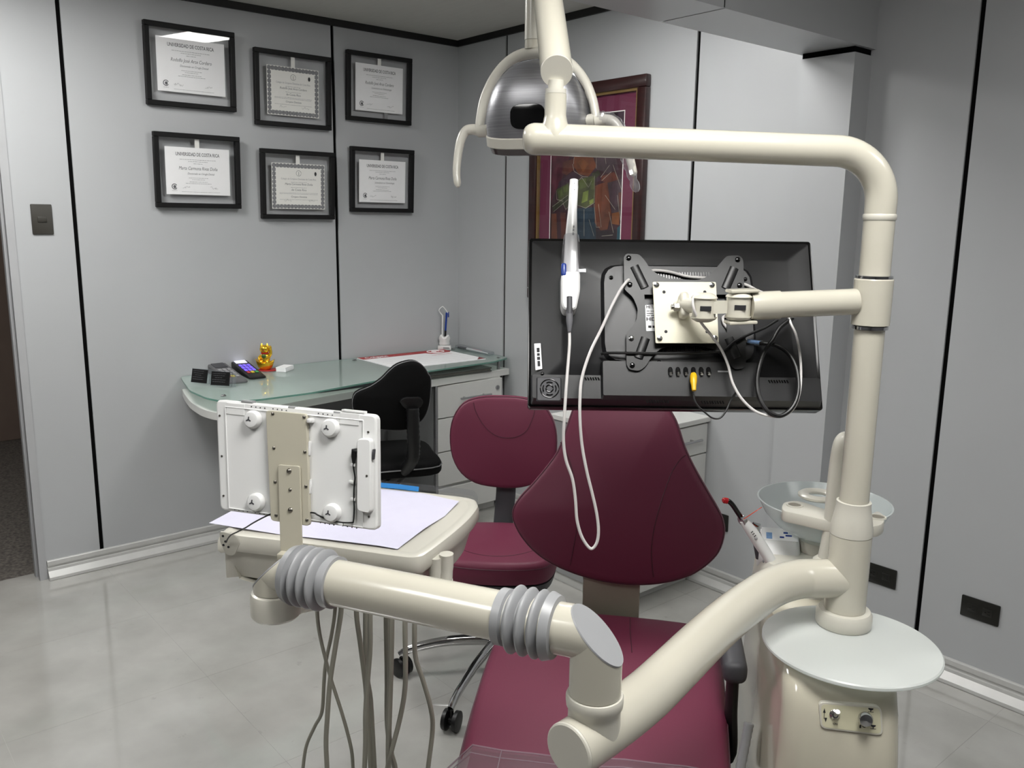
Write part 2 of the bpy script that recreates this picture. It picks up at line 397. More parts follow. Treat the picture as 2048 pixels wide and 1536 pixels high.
def text_vf(s, size, M, align='CENTER', shear=0.0, bold=0.0, width=None, depth=0.0):
    cu = bpy.data.curves.new('t', 'FONT'); cu.body = s; cu.size = size; cu.align_x = align; cu.shear = shear; cu.resolution_u = 2; cu.offset = bold; cu.extrude = depth
    ob = bpy.data.objects.new('t', cu); me = bpy.data.meshes.new_from_object(ob)
    V = [v.co.copy() for v in me.vertices]; F = [tuple(p.vertices) for p in me.polygons]
    if width and V:
        ww = max(v.x for v in V)-min(v.x for v in V); k = width/ww
        V = [Vector((v.x*k, v.y, v.z)) for v in V]
    V = [tuple(M @ v) for v in V]
    bpy.data.objects.remove(ob); bpy.data.curves.remove(cu); bpy.data.meshes.remove(me); return V, F
def quad(a, b, c, d): return [tuple(a), tuple(b), tuple(c), tuple(d)], [(0, 1, 2, 3)]
def T(*v): return Matrix.Translation(Vector(v))

# ================================================================== THE ROOM
XL, YB, ZC = -3.963, 2.94, 2.50          # left wall plane, back wall plane, ceiling
XR, YF = 1.7, -2.0
DOOR0, DOOR1 = -0.22, 0.728              # doorway in the left wall
# floor tiles
fl = solo('floor', bx(XL-0.1, XR, YF, YB+0.1, -0.06, -0.0006), M_JOINT, kind='structure', label='light grey mottled vinyl tile floor with fine joints', loc=(0, 0, 0))
TS = 0.607
xs = [XL-0.1]+[-0.914+TS*k for k in range(-5, 5) if XL < -0.914+TS*k < XR]+[XR]
ys = [YF]+[0.959+TS*k for k in range(-5, 4) if YF < 0.959+TS*k < YB]+[YB]
for i in range(len(xs)-1):
    for j in range(len(ys)-1):
        g = 0.0003
        part('floor_tile', bx(xs[i]+g, xs[i+1]-g, ys[j]+g, ys[j+1]-g, -0.0005, 0), M_FLOOR, fl)
# left wall: black backing, grey panels with open joints
SW = 0.017
wl = MB(); wl.add(bx(XL-0.12, XL-0.008, DOOR1, YB+0.1, 0, ZC)); wl.add(bx(XL-0.12, XL-0.008, YF, DOOR0, 0, ZC)); wl.add(bx(XL-0.12, XL-0.008, DOOR0, DOOR1, 2.12, ZC))
wall_left = solo('wall_left', wl, M_SEAM, kind='structure', label='grey laminate panelled wall with black joints and framed certificates', loc=(XL, 0, 0))
for y0, y1, z0 in ((DOOR1, 0.9564-SW/2, 0), (0.9564+SW/2, 2.177-SW/2, 0), (2.177+SW/2, YB, 0), (YF, DOOR0, 0), (DOOR0, DOOR1, 2.12)):
    part('wall_panel', bx(XL-0.010, XL, y0, y1, z0, ZC), M_WALL, wall_left)
wall_back = solo('wall_back', bx(XL-0.12, XR+0.1, YB+0.008, YB+0.12, 0, ZC), M_SEAM, kind='structure', label='grey laminate panelled wall behind the chairs with black joints', loc=(0, YB, 0))
for x0, x1 in ((XL, -3.5502-SW/2), (-3.5502+SW/2, -2.331-SW/2), (-2.331+SW/2, -1.2349-SW/2), (-1.2349+SW/2, -0.015-SW/2), (-0.015+SW/2, 1.2-SW/2), (1.2+SW/2, XR)):
    part('wall_panel', bx(x0, x1, YB, YB+0.010, 0, ZC), M_WALL, wall_back)
solo('wall_right', bx(XR, XR+0.1, YF, YB+0.1, 0, ZC), M_FAR, kind='structure', label='plain grey side wall')
solo('wall_front', bx(XL-0.12, XR+0.1, YF-0.1, YF, 0, ZC), M_FAR, kind='structure', label='plain grey wall behind the viewer')
solo('ceiling', bx(XL-0.12, XR+0.1, YF-0.1, YB+0.12, ZC, ZC+0.08), M_CEIL, kind='structure', label='off-white ceiling boards')
# black cornice strips
solo('trim_1', bx(XL, XL+0.012, YF, YB, 2.468, ZC), M_TRIMB, kind='structure', label='black cornice strip over certificate wall')
solo('trim_2', bx(XL+0.012, XR, YB-0.012, YB, 2.468, ZC), M_TRIMB, kind='structure', label='black cornice strip over painting wall')
# beam and pilaster
beam = solo('ceiling_beam', bx(-1.802, -1.577, YF, YB, 2.142, ZC), M_SEAM, kind='structure', label='grey boxed ceiling beam with black joint', loc=(-1.69, YB, 2.14))
for y0, y1 in ((YF, -0.34), (-0.332, 0.874), (0.882, 2.088), (2.096, YB)):
    part('beam_panel', bx(-1.805, -1.574, y0, y1, 2.138, ZC-0.001), M_WALL, beam)
col_ = solo('wall_pilaster', MB().add(bx(-1.785, -1.590, 2.832, YB, 0, 2.137)), M_SEAM, kind='structure', label='grey pilaster standing under the ceiling beam', loc=(-1.69, YB, 0))
part('pilaster_panel', bx(-1.790, -1.585, 2.827, YB-0.0005, 0, 2.118), M_WALL, col_)
# baseboards
def baseboard(name, a, b, nrm, label):
    prof = [(0.0005, 0.082), (0.009, 0.082), (0.011, 0.078), (0.011, 0.060), (0.005, 0.058), (0.005, 0.050), (0.012, 0.047), (0.014, 0.036), (0.036, 0.014), (0.037, 0.002), (0.034, 0.0), (0.0005, 0.0)]
    a = Vector(a); b = Vector(b); n = Vector(nrm); k = len(prof); V = []; F = []
    for e in (a, b): V += [tuple(e+n*d+Vector((0, 0, z))) for d, z in prof]
    for i in range(k): F.append((i, (i+1) % k, k+(i+1) % k, k+i))
    F.append(tuple(range(k))); F.append(tuple(range(2*k-1, k-1, -1)))
    return solo(name, (V, F), M_BASEB, kind='structure', label=label, smooth=20)
baseboard('baseboard_left', (XL, DOOR1+0.004, 0), (XL, YB-0.04, 0), (1, 0, 0), 'pale metal baseboard along certificate wall')
baseboard('baseboard_back', (XL+0.04, YB, 0), (-1.79, YB, 0), (0, -1, 0), 'pale metal baseboard under the painting wall')
baseboard('baseboard_right', (-1.585, YB, 0), (XR, YB, 0), (0, -1, 0), 'pale metal baseboard under the outlet plates')
# doorway
dr = solo('door_1', MB().add(bx(XL-0.02, XL+0.006, DOOR1-0.028, DOOR1+0.002, 0, 2.15)).add(bx(XL-0.02, XL+0.006, DOOR0-0.002, DOOR0+0.028, 0, 2.15)).add(bx(XL-0.02, XL+0.006, DOOR0, DOOR1, 2.12, 2.15)), M_JAMB, kind='structure', label='grey door frame at the dark doorway', loc=(XL, 0.25, 0))
part('jamb_lining', MB().add(bx(XL-0.125, XL-0.024, DOOR1-0.020, DOOR1-0.0005, 0, 2.12)).add(bx(XL-0.125, XL-0.024, DOOR0, DOOR0+0.020, 0, 2.12)), M_JAMB, dr)
part('door_stop', MB().add(bx(XL-0.075, XL-0.045, DOOR1-0.034, DOOR1-0.021, 0, 2.11)), M_JAMB, dr)
solo('floor_hall', bx(-6.9, XL-0.10, -1.6, 2.6, -0.05, -0.003), M_HALLF, kind='structure', label='dark speckled hall floor beyond the doorway')
solo('wall_hall', MB().add(bx(-6.8, -6.7, -1.6, 2.6, 0, 2.5)).add(bx(-6.7, XL-0.13, -1.7, -1.6, 0, 2.5)).add(bx(-6.7, XL-0.13, 2.5, 2.6, 0, 2.5)), M_HALLW, kind='structure', label='brown hall wall beyond the doorway')
solo('ceiling_hall', bx(-6.9, XL-0.12, -1.7, 2.6, 2.5, 2.58), M_CEIL, kind='structure', label='hall ceiling')
# luminaires
for k, (lx, ly, sx, sy, st) in enumerate(LAMPS):
    lab = ['narrow ceiling panel light above the white desk', 'square ceiling panel light near the doorway', 'square ceiling panel light above the dental unit', 'square ceiling panel light behind the viewer', 'square ceiling panel light by the outlet wall', 'small added ceiling light brightening the hall, unseen'][k]
    t = thing('ceiling_light', lab, 'ceiling light', (lx, ly, ZC-0.03), 'ceiling panel lights')
    fr = MB(); e = 0.03
    for a in ((lx-sx/2-e, lx-sx/2, ly-sy/2-e, ly+sy/2+e), (lx+sx/2, lx+sx/2+e, ly-sy/2-e, ly+sy/2+e), (lx-sx/2, lx+sx/2, ly-sy/2-e, ly-sy/2), (lx-sx/2, lx+sx/2, ly+sy/2, ly+sy/2+e)):
        fr.add(bx(*a, ZC-0.012, ZC-0.0005))
    part('frame', fr, M_WHITEP, t)
    md = mat('lamp_diffuser_%d' % k, (255, 254, 251), 0.5, emit=st)
    part('diffuser', bx(lx-sx/2+0.0005, lx+sx/2-0.0005, ly-sy/2+0.0005, ly+sy/2-0.0005, ZC-0.0115, ZC-0.006), md, t)

# ================================================================== WALL THINGS
FL = Fr((XL, 0, 0), (0, 1, 0), (0, 0, 1))     # left wall, normal +x
FB = Fr((0, YB, 0), (1, 0, 0), (0, 0, 1))     # back wall, normal -y
def plate_slots(fr, cx, cz, wd, hg, name, label, cat, m, kind):
    t = thing(name, label, cat, fr.at(cx, cz-hg/2, 0.0), 'dark wall plates' if kind == 'outlet' else None)
    part('plate', MB().add(prism(rrect(cx-wd/2, cz-hg/2, cx+wd/2, cz+hg/2, 0.004), 0.0003, 0.006, 0.0015), 0, fr.M), m, t)
    if kind == 'switch':
        part('rocker', MB().add(rbox((cx, cz, 0.007), (0.034, 0.022, 0.006), 0.0015), 0, fr.M), m, t)
    else:
        for q in (-1, 1):
            o = part('socket', MB().add(rbox((cx+q*wd*0.2, cz, 0.0062), (0.032, 0.026, 0.002), 0.0008), 0, fr.M), m, t)
            sl = MB()
            for dx, dy, a, b in ((0.004, 0.005, 0.007, 0.0018), (0.004, -0.005, 0.008, 0.0018), (-0.007, 0, 0.004, 0.004)):
                sl.add(box((cx+q*wd*0.2+dx, cz+dy, 0.0071), (a, b, 0.0008)), 0, fr.M)
            part('slots', sl, M_BLACKG, o)
plate_slots(FL, 0.832, 1.531, 0.078, 0.121, 'light_switch', 'dark bronze light switch plate beside the doorway', 'switch', M_SWITCH, 'switch')
plate_slots(FB, -1.034, 0.287, 0.122, 0.073, 'wall_outlet', 'black double outlet plate right of the black wall joint', 'outlet', M_OUTLET, 'outlet')
plate_slots(FB, -1.382, 0.295, 0.122, 0.073, 'wall_outlet', 'black double outlet plate half hidden behind the cream post', 'outlet', M_OUTLET, 'outlet')
plate_slots(FB, -2.105, 0.300, 0.115, 0.073, 'wall_outlet', 'black outlet plate peeking out beside the maroon backrest', 'outlet', M_OUTLET, 'outlet')

# certificates ------------------------------------------------------
def scribble(cx, cy, wd, hg, seed):
    rnd = random.Random(seed); pts = []
    for i in range(12): pts.append((cx-wd/2+wd*i/11+rnd.uniform(-.1, .1)*wd, cy+rnd.uniform(-.5, .5)*hg, 0))
    return [(q.x, q.y, q.z) for q in cr(pts, 3)]
def words(cx, cy, wd, hg, seed):
    """a line of print too small to read: small word-length dashes"""
    rnd = random.Random(seed); x = cx-wd/2; V = MB()
    while x < cx+wd/2-0.002:
        q = min(rnd.uniform(0.004, 0.012), cx+wd/2-x); V.add(box((x+q/2, cy, 0), (q, hg*rnd.uniform(.7, 1), 0.0002))); x += q+0.002
    return V
def certificate(y0, z0, y1, z1, cert, kind, name_, label, tilt, second):
    cy, hz = (y0+y1)/2, (z1-z0); wd = y1-y0
    fr = Fr((XL+0.003, cy, z0), (0, 1, 0), (math.sin(rad(tilt)), 0, math.cos(rad(tilt))))
    t = thing('framed_certificate', label, 'certificate', tuple(fr.o), 'framed certificates on the panelled wall')
    M = fr.M; b = 0.021; D = 0.026
    bars = MB()
    for (a, c, d, e) in ((-wd/2, 0, wd/2, b), (-wd/2, hz-b, wd/2, hz), (-wd/2, b, -wd/2+b, hz-b), (wd/2-b, b, wd/2, hz-b)):
        bars.add(rbx(a, d, c, e, 0, D, 0.002, 1), 0, M)
    part('frame', bars, M_FRAME, t)
    part('glass_pane', MB().add(bx(-wd/2+b*.7, wd/2-b*.7, b*.7, hz-b*.7, 0.0185, 0.0200), 0, M), G_CLEAR, t)
    part('hanging_strip', MB().add(bx(-0.012, 0.008, cert[3]-0.01, hz-b-0.001, 0.0135, 0.0138), 0, M), M_PAPERC, t)
    part('hanging_strip', MB().add(bx(0.03, 0.05, b+0.001, cert[1]+0.01, 0.0135, 0.0138), 0, M), M_GREYSHADE, t) if second else None
    px0, pz0, px1, pz1 = cert; pc = (px0+px1)/2; pw = px1-px0; ph = pz1-pz0
    paper = part('paper', MB().add(bx(px0, px1, pz0, pz1, 0.0145, 0.0150), 0, M), M_PAPER if kind != 'college' else M_PAPERC, t)
    top = 0.0153; Mt = M @ T(0, 0, top)
    def tx(s, x, z, size, width, shear=0.0, m=M_INK, nm='lettering', bold=0.0):
        part(nm, MB().add(text_vf(s, size, Mt @ T(x, z, 0), 'CENTER', shear, bold, width)), m, paper)
    if kind == 'college':
        bord = MB(); n = 0
        nx = 14; nz = 10; q = 0.012
        for i in range(nx+1):
            for zz in (pz0+q, pz1-q): bord.add(lathe([(0.0001, 0), (0.0105, 0.0001)], 10), 0, Mt @ T(px0+q+(pw-2*q)*i/nx, zz, 0))
        for i in range(1, nz):
            for xx in (px0+q, px1-q): bord.add(lathe([(0.0001, 0), (0.0105, 0.0001)], 10), 0, Mt @ T(xx, pz0+q+(ph-2*q)*i/nz, 0))
        part('ornamental_border', bord, mat('guilloche_print', (88, 89, 94), 0.7, noise=0.6, nscale=260, rgb2=(160, 160, 162)), paper)
        part('border_field', MB().add(prism(rrect(px0+0.021, pz0+0.021, px1-0.021, pz1-0.021, 0.006), 0.0, 0.0004), 0, Mt), M_PAPERC, paper)
        Mt = M @ T(0, 0, top+0.0006)
        part('seal', MB().add(tube([Mt @ Vector((pc+0.013*math.cos(a*.3), pz1-0.045+0.013*math.sin(a*.3), 0)) for a in range(21)], 0.0007, 4)).add(tube([Mt @ Vector((pc, pz1-0.055, 0)), Mt @ Vector((pc, pz1-0.038, 0))], 0.0009, 4)), M_INK, paper)
        part('portrait_mark', MB().add(ell((0, 0, 0), (0.006, 0.010, 0.0004), 12, 6), 0, Mt @ T(px1-0.05, pz1-0.045, 0)), M_INKD, paper)
        tx('Colegio de Cirujanos Dentistas de Costa Rica', pc, pz1-0.076, 0.012, pw*0.66, 0.0, M_INKL)
        tx(name_, pc, pz1-0.101, 0.014, pw*0.52, 0.2)
        tx('de Costa Rica', pc, pz1-0.128, 0.014, pw*0.28, 0.1)
        tx('Cirujano Dentista', pc, pz1-0.160, 0.012, pw*0.3, 0.15)
        for i, zz in enumerate((0.088, 0.113, 0.138, 0.143, 0.170)):
            part('fine_print', MB().add((lambda g: (g.v, g.f))(words(pc, pz1-zz, pw*(0.3 if i < 2 else 0.72), 0.0016, i+5)), 0, Mt), M_INKL, paper)
    else:
        tx('UNIVERSIDAD DE COSTA RICA', pc, pz1-0.036, 0.021, pw*0.68, 0.0, M_INK, bold=0.0003)
        tx(name_, pc, pz1-0.096, 0.021, pw*0.60, 0.25, M_INK)
        tx('Doctorado en Cirugía Dental' if kind == 'doc' else 'Licenciatura en Odontología', pc+0.012, pz1-0.116, 0.012, pw*0.42, 0.25, M_INK)
        for i, (zz, ww) in enumerate(((0.052, .56), (0.060, .3), (0.069, .14), (0.131, .3), (0.138, .2), (0.148, .28), (0.155, .4))):
            part('fine_print', MB().add((lambda g: (g.v, g.f))(words(pc, pz1-zz, pw*ww, 0.0018, i)), 0, Mt), M_INKL, paper)
        part('fine_print', MB().add((lambda g: (g.v, g.f))(words(pc+0.01, pz0+0.012, pw*.6, 0.0015, 9)), 0, Mt), M_INKL, paper)
        sx, sz = px0+0.036, pz0+0.034
        part('seal', MB().add(tube([Mt @ Vector((sx+0.011*math.cos(a), sz+0.011*math.sin(a), 0)) for a in [i*.25 for i in range(2, 24)]], 0.0017, 5)).add(ell((0, 0, 0), (0.006, 0.007, 0.0005), 10, 6), 0, Mt @ T(sx+0.001, sz-0.001, 0)), M_INK, paper)
        part('seal_caption', MB().add((lambda g: (g.v, g.f))(words(sx, sz-0.018, 0.022, 0.0015, 3)), 0, Mt), M_INKL, paper)
    for i, q in enumerate((-0.2, 0.24)):
        part('signature', MB().add(tube([Mt @ Vector(v) for v in scribble(pc+q*pw, pz0+(0.032 if kind != 'college' else 0.04), 0.034, 0.011, i+int(y0*100))], 0.0005, 4)), M_INKL, paper)
A_, B_ = 'Rodolfo José Arce Cordero', 'Marta Carmona Rivas Doña'
certificate(1.272, 2.020, 1.666, 2.361, (-0.148, 0.062, 0.150, 0.285), 'doc', A_, 'framed certificate with the ceiling light mirrored in its glass', 2.6, False)
certificate(1.284, 1.588, 1.668, 1.910, (-0.145, 0.058, 0.143, 0.262), 'doc', B_, 'framed certificate with dark round seal, nearest the light switch', 2.6, False)
certificate(1.757, 1.974, 2.147, 2.314, (-0.135, 0.052, 0.130, 0.272), 'college', A_, 'upper framed certificate with scalloped ornamental border', 2.6, False)
certificate(1.769, 1.544, 2.152, 1.868, (-0.138, 0.048, 0.140, 0.262), 'college', B_, 'lower framed certificate with scalloped ornamental border', 2.6, False)
certificate(2.236, 2.033, 2.616, 2.365, (-0.140, 0.052, 0.138, 0.278), 'lic', A_, 'framed certificate beside the black joint, close under the cornice', 2.6, True)
certificate(2.247, 1.583, 2.624, 1.907, (-0.140, 0.050, 0.138, 0.262), 'lic', B_, 'lower framed certificate between the black joint and the room corner', 2.6, False)

# painting ----------------------------------------------------------
px0, px1, pz0, pz1 = -3.328, -2.574, 1.16, 2.172
pt = thing('framed_painting', 'dark wood framed painting with maroon mat behind the lamp', 'painting', FB.at((px0+px1)/2, pz0, 0))
MBk = FB.M
fw = 0.052
bars = MB()
for a in ((px0, px1, pz0, pz0+fw), (px0, px1, pz1-fw, pz1), (px0, px0+fw, pz0+fw, pz1-fw), (px1-fw, px1, pz0+fw, pz1-fw)):
    bars.add(rbx(*a, 0.0005, 0.034, 0.006, 2), 0, MBk)
part('frame', bars, M_WOOD, pt)
g = MB(); i0 = fw; gw = 0.011
for a in ((px0+i0, px1-i0, pz0+i0, pz0+i0+gw), (px0+i0, px1-i0, pz1-i0-gw, pz1-i0), (px0+i0, px0+i0+gw, pz0+i0+gw, pz1-i0-gw), (px1-i0-gw, px1-i0, pz0+i0+gw, pz1-i0-gw)):
    g.add(bx(*a, 0.012, 0.024), 0, MBk)
part('gold_fillet', g, M_GOLDL, pt)
i1 = fw+gw; mw = 0.078
part('mat_board', MB().add(bx(px0+i1, px1-i1, pz0+i1, pz1-i1, 0.006, 0.010), 0, MBk), M_MAT, pt)
ax0, ax1, az0, az1 = px0+i1+mw, px1-i1-mw, pz0+i1+mw, pz1-i1-mw
g = MB()
for a in ((ax0-.004, ax1+.004, az0-.004, az0), (ax0-.004, ax1+.004, az1, az1+.004), (ax0-.004, ax0, az0, az1), (ax1, ax1+.004, az0, az1)): g.add(bx(*a, 0.010, 0.0112), 0, MBk)
part('mat_bevel', g, M_PAPERC, pt)
art_cols = [(62, 34, 42), (112, 60, 32), (88, 34, 50), (80, 86, 50), (94, 106, 56), (134, 150, 70), (58, 60, 40), (34, 54, 70), (112, 62, 42), (104, 56, 42), (124, 74, 38), (96, 52, 42), (36, 78, 90), (66, 44, 58), (170, 165, 150), (76, 58, 66), (40, 26, 34)]
art_m = [mat('pigment_%d' % i, c, 0.75, noise=0.62, nscale=16) for i, c in enumerate(art_cols)]
art = MB(); art.add(bx(ax0, ax1, az0, az1, 0.0102, 0.0104), 0, MBk)
def au(q, s=4.516, ox=1060, oy=140): return FB.px(ox+q[0]/s, oy+q[1]/s, 0.0105)
layer = [0]
def patch(mi, *q):
    layer[0] += 1; o = [au(v) for v in q]; o = [(min(max(a, ax0), ax1), min(max(b, az0), az1)) for a, b in o]
    h = 0.0104+layer[0]*0.00004; art.add(([(a, b, h) for a, b in o], [tuple(range(len(o)))]), mi, MBk)
def stroke(wd, *q):
    layer[0] += 1; h = 0.0104+layer[0]*0.00004
    for a, b in zip(q[:-1], q[1:]):
        a = Vector((*au(a), 0)); b = Vector((*au(b), 0))
        a.x, b.x = min(max(a.x, ax0), ax1), min(max(b.x, ax0), ax1)
        d = (b-a).normalized(); n = Vector((-d.y, d.x, 0))*wd
        art.add(([(*(a+n).xy, h), (*(b+n).xy, h), (*(b-n).xy, h), (*(a-n).xy, h)], [(0, 1, 2, 3)]), 14, MBk)
patch(13, (190, 250), (880, 300), (870, 700), (190, 760))
patch(16, (350, 200), (800, 250), (760, 560), (420, 600))
patch(2, (190, 700), (370, 720), (330, 900), (250, 1050), (190, 1200))
patch(11, (300, 830), (400, 800), (400, 900), (330, 950), (290, 930))
patch(13, (260, 1010), (420, 900), (600, 900), (640, 1000), (420, 1060), (250, 1090))
patch(1, (400, 760), (560, 760), (600, 870), (530, 960), (440, 940), (395, 870))
patch(10, (430, 830), (480, 800), (530, 850), (480, 920))
patch(15, (600, 780), (780, 800), (800, 900), (700, 930), (600, 900))
patch(9, (650, 960), (760, 920), (810, 1000), (700, 1020), (640, 1000))
patch(3, (240, 1080), (350, 1020), (360, 1180), (260, 1190))
patch(4, (250, 1100), (290, 1075), (300, 1130), (265, 1160)); patch(4, (300, 1060), (345, 1035), (345, 1090), (310, 1110))
patch(3, (430, 990), (590, 950), (585, 1200), (505, 1248), (430, 1222))
patch(4, (445, 1000), (500, 975), (520, 1050), (450, 1080)); patch(5, (480, 1105), (530, 1085), (520, 1180), (465, 1205)); patch(4, (540, 990), (580, 970), (575, 1080), (545, 1080)); patch(5, (535, 1180), (575, 1160), (570, 1200), (540, 1215))
patch(6, (200, 1230), (340, 1125), (352, 1160), (215, 1282)); patch(6, (555, 935), (620, 905), (640, 940), (590, 985))
patch(6, (290, 1200), (350, 1180), (340, 1255))
patch(7, (425, 1248), (590, 1240), (600, 1620), (430, 1640))
patch(8, (590, 1045), (700, 1005), (735, 1300), (700, 1440), (640, 1450), (585, 1380))
patch(15, (700, 1020), (850, 980), (850, 1290), (740, 1290))
patch(10, (740, 1295), (810, 1280), (805, 1400), (740, 1390)); patch(9, (800, 1110), (850, 1100), (850, 1260), (810, 1260))
patch(8, (195, 1300), (240, 1295), (250, 1620), (195, 1620)); patch(11, (275, 1290), (322, 1285), (335, 1620), (290, 1620)); patch(9, (345, 1280), (420, 1280), (420, 1620), (360, 1620))
patch(16, (600, 1460), (780, 1440), (780, 1620), (610, 1620)); patch(12, (790, 1425), (855, 1400), (855, 1620), (780, 1620))
lw = 0.0011
for s_ in (((385, 850), (400, 915), (480, 965), (525, 965)), ((400, 790), (395, 850)), ((640, 970), (720, 860)), ((650, 1000), (735, 920)), ((750, 855), (860, 1080)), ((680, 1130), (770, 1260)), ((790, 1130), (830, 1360)), ((715, 1280), (755, 1470)), ((620, 1210), (645, 1420)), ((580, 1210), (600, 1420), (635, 1420)), ((490, 1260), (490, 1500)), ((535, 1350), (580, 1500)), ((600, 780), (600, 890)), ((430, 990), (430, 1220), (505, 1248), (580, 1200), (585, 955)), ((205, 1235), (345, 1130)), ((215, 1280), (352, 1165)), ((440, 1000), (470, 970), (530, 1060), (560, 1000)), ((240, 1090), (245, 1170), (300, 1185)), ((650, 1500), (750, 1490)), ((820, 1400), (855, 1392)), ((300, 1200), (325, 1260), (350, 1235)), ((680, 780), (690, 850))):
    stroke(lw, *s_)
part('artwork', art, art_m, pt)
part('glass_pane', MB().add(bx(px0+fw*.9, px1-fw*.9, pz0+fw*.9, pz1-fw*.9, 0.0255, 0.0270), 0, MBk), G_CLEAR, pt)

# ================================================================== DESK CORNER
ZD, ZG = 0.765, 0.826
desk_o = rpoly([(XL+.003, 1.352), (-3.86, 1.325), (-3.67, 1.283), (-3.50, 1.268), (-3.39, 1.285), (-3.345, 1.345), (-3.352, 1.45), (-3.40, 1.66), (-3.452, 1.97), (-3.458, 2.42), (-3.497, YB-.003), (XL+.003, YB-.003)], [0]+[0.05]*9+[0, 0])
dk = thing('desk', 'white laminate desk with rounded end under the certificates', 'desk', (-3.7, 2.1, 0))
part('desk_top', MB().add(prism(desk_o, ZD-0.034, ZD, 0.002)), M_WHITE, dk, smooth=15)
part('end_panel', bx(XL+0.02, -3.60, 1.62, 1.645, 0.0, ZD-0.0345), M_GREYSHADE, dk)
part('back_panel', bx(XL+0.004, XL+0.02, 1.55, 2.42, 0.30, ZD-0.0345), M_GREYSHADE, dk)
# raised glass
gpx = [(367, 763), (380, 781), (412, 795), (452, 803), (520, 798), (620, 785), (740, 763), (860, 741), (985, 723), (1024, 714)]
go = [PZ(x, y, ZG).xy for x, y in gpx]
gl_o = rpoly([(XL+.012, 1.345)] + [(max(q.x, XL+.012), min(q.y, YB-.01)) for q in go] + [(XL+.012, YB-.01)], 0.03)
gs = thing('glass_shelf', 'green tinted glass shelf raised on steel standoffs over desk', 'glass shelf', (-3.7, 2.1, ZD))
part('glass_sheet', MB().add(rings(ccw(gl_o), [(0, ZG-0.0075), (0, ZG-0.0005)])), G_GREEN, gs)
part('glass_edge', MB().add(rings(ccw(gl_o), [(-0.0004, ZG-0.0078), (-0.0006, ZG-0.0002)], False, False)), G_EDGE, gs)
for sx_, sy_ in (PZ(447, 793, ZG).xy, PZ(709, 721, ZG).xy, PZ(997, 716, ZG).xy, (-3.90, 2.86), (-3.88, 1.42)):
    b_ = part('standoff', cyl((sx_, sy_, ZD+0.0003), (sx_, sy_, ZG-0.0081), 0.009, n=20), M_STEEL, gs)
    part('cap', MB().add(lathe([(0.0001, 0.008), (0.008, 0.007), (0.011, 0.004), (0.011, 0.0003)][::-1], 20), 0, T(sx_, sy_, ZG)), M_CHROME, b_)
# things kept between desk top and glass
fo = thing('document_folder', 'flat dark grey folder lying under the glass shelf', 'folder', (-3.6, 2.42, ZD))
part('cover', rbx(-3.80, -3.475, 2.20, 2.80, ZD+0.0005, ZD+0.008, 0.002, 1), mat('folder_grey', (88, 88, 84), 0.4, noise=0.1), fo)
part('pages', rbx(-3.795, -3.480, 2.205, 2.795, ZD+0.0082, ZD+0.016, 0.001, 1), mat('folder_pages', (126, 124, 116), 0.5, noise=0.2, nscale=100), fo)
part('back_cover', rbx(-3.80, -3.475, 2.20, 2.80, ZD+0.0162, ZD+0.024, 0.002, 1), mat('folder_grey', (88, 88, 84)), fo)
fo = thing('laptop', 'closed dark laptop lying under the glass beside black chair', 'laptop', (-3.6, 2.0, ZD))
part('base', rbx(-3.86, -3.50, 1.80, 2.10, ZD+0.0005, ZD+0.012, 0.004, 1), M_DGREY, fo)
part('lid', rbx(-3.86, -3.50, 1.80, 2.10, ZD+0.0122, ZD+0.020, 0.004, 1), M_DGREY, fo)
# drawer pedestals
def pedestal(label, xf, depth, y0, y1, ztop, zs_, handle, extra=None, lid=True):
    t = thing('drawer_pedestal', label, 'drawer cabinet', (xf-depth/2, (y0+y1)/2, 0))
    part('carcass', MB().add(bx(xf-depth, xf-0.02, y0, y1, 0.045, ztop)).add(bx(xf-depth+.02, xf-0.05, y0+.01, y1-.01, 0.0, 0.046)), M_WHITE, t)
    part('shaded_side', bx(xf-depth+0.001, xf-0.020, y0-0.003, y0-0.0003, 0.046, ztop-0.001), M_GREYSHADE, t)  # thin grey sheet colours the near side of the white carcass as shaded
    part('edge_strip', bx(xf-0.0195, xf-0.001, y0-0.003, y0+0.010, 0.046, ztop-0.001), M_STEEL, t)
    if lid: part('top', rbx(xf-depth-0.002, xf+0.012, y0-0.012, y1+0.002, ztop+0.0002, ztop+0.022, 0.002, 1), M_WHITE, t)
    for i, (a, b) in enumerate(zs_):
        d = part('drawer', rbx(xf-0.0195, xf, y0+0.012, y1-0.002, a+0.002, b-0.002, 0.0015, 1), M_WHITE, t)
        if handle[i]:
            hz, ha, hb = handle[i]; ym = y0+(y1-y0)*ha; yn = y0+(y1-y0)*hb
            h = MB().add(cyl((xf+0.026, ym, hz), (xf+0.026, yn, hz), 0.0055, n=12))
            for q in (0.18, 0.82): h.add(cyl((xf, ym+(yn-ym)*q, hz), (xf+0.026, ym+(yn-ym)*q, hz), 0.004, n=10))
            part('handle', h, M_STEEL, d)
        if extra and i == 0:
            part('lock', MB().add(cyl((xf, y1-0.035, b-0.05), (xf+0.006, y1-0.035, b-0.05), 0.012, n=18)).add(box((xf+0.0065, y1-0.035, b-0.05), (0.001, 0.003, 0.012))), M_STEEL, d)
    return t
pedestal('white three drawer pedestal with lock under the glass shelf', -3.47, 0.46, 2.437, 2.868, 0.7305, [(0.558, 0.728), (0.381, 0.556), (0.200, 0.379), (0.05, 0.188)], [(0.652, 0.32, 0.78), None, None, None], True, lid=False)
pedestal('low white drawer cabinet behind the maroon patient chair', -2.178, 0.44, 2.445, YB-0.003, 0.722, [(0.585, 0.715), (0.05, 0.583)], [(0.655, 0.35, 0.86), (0.565, 0.3, 0.7)])
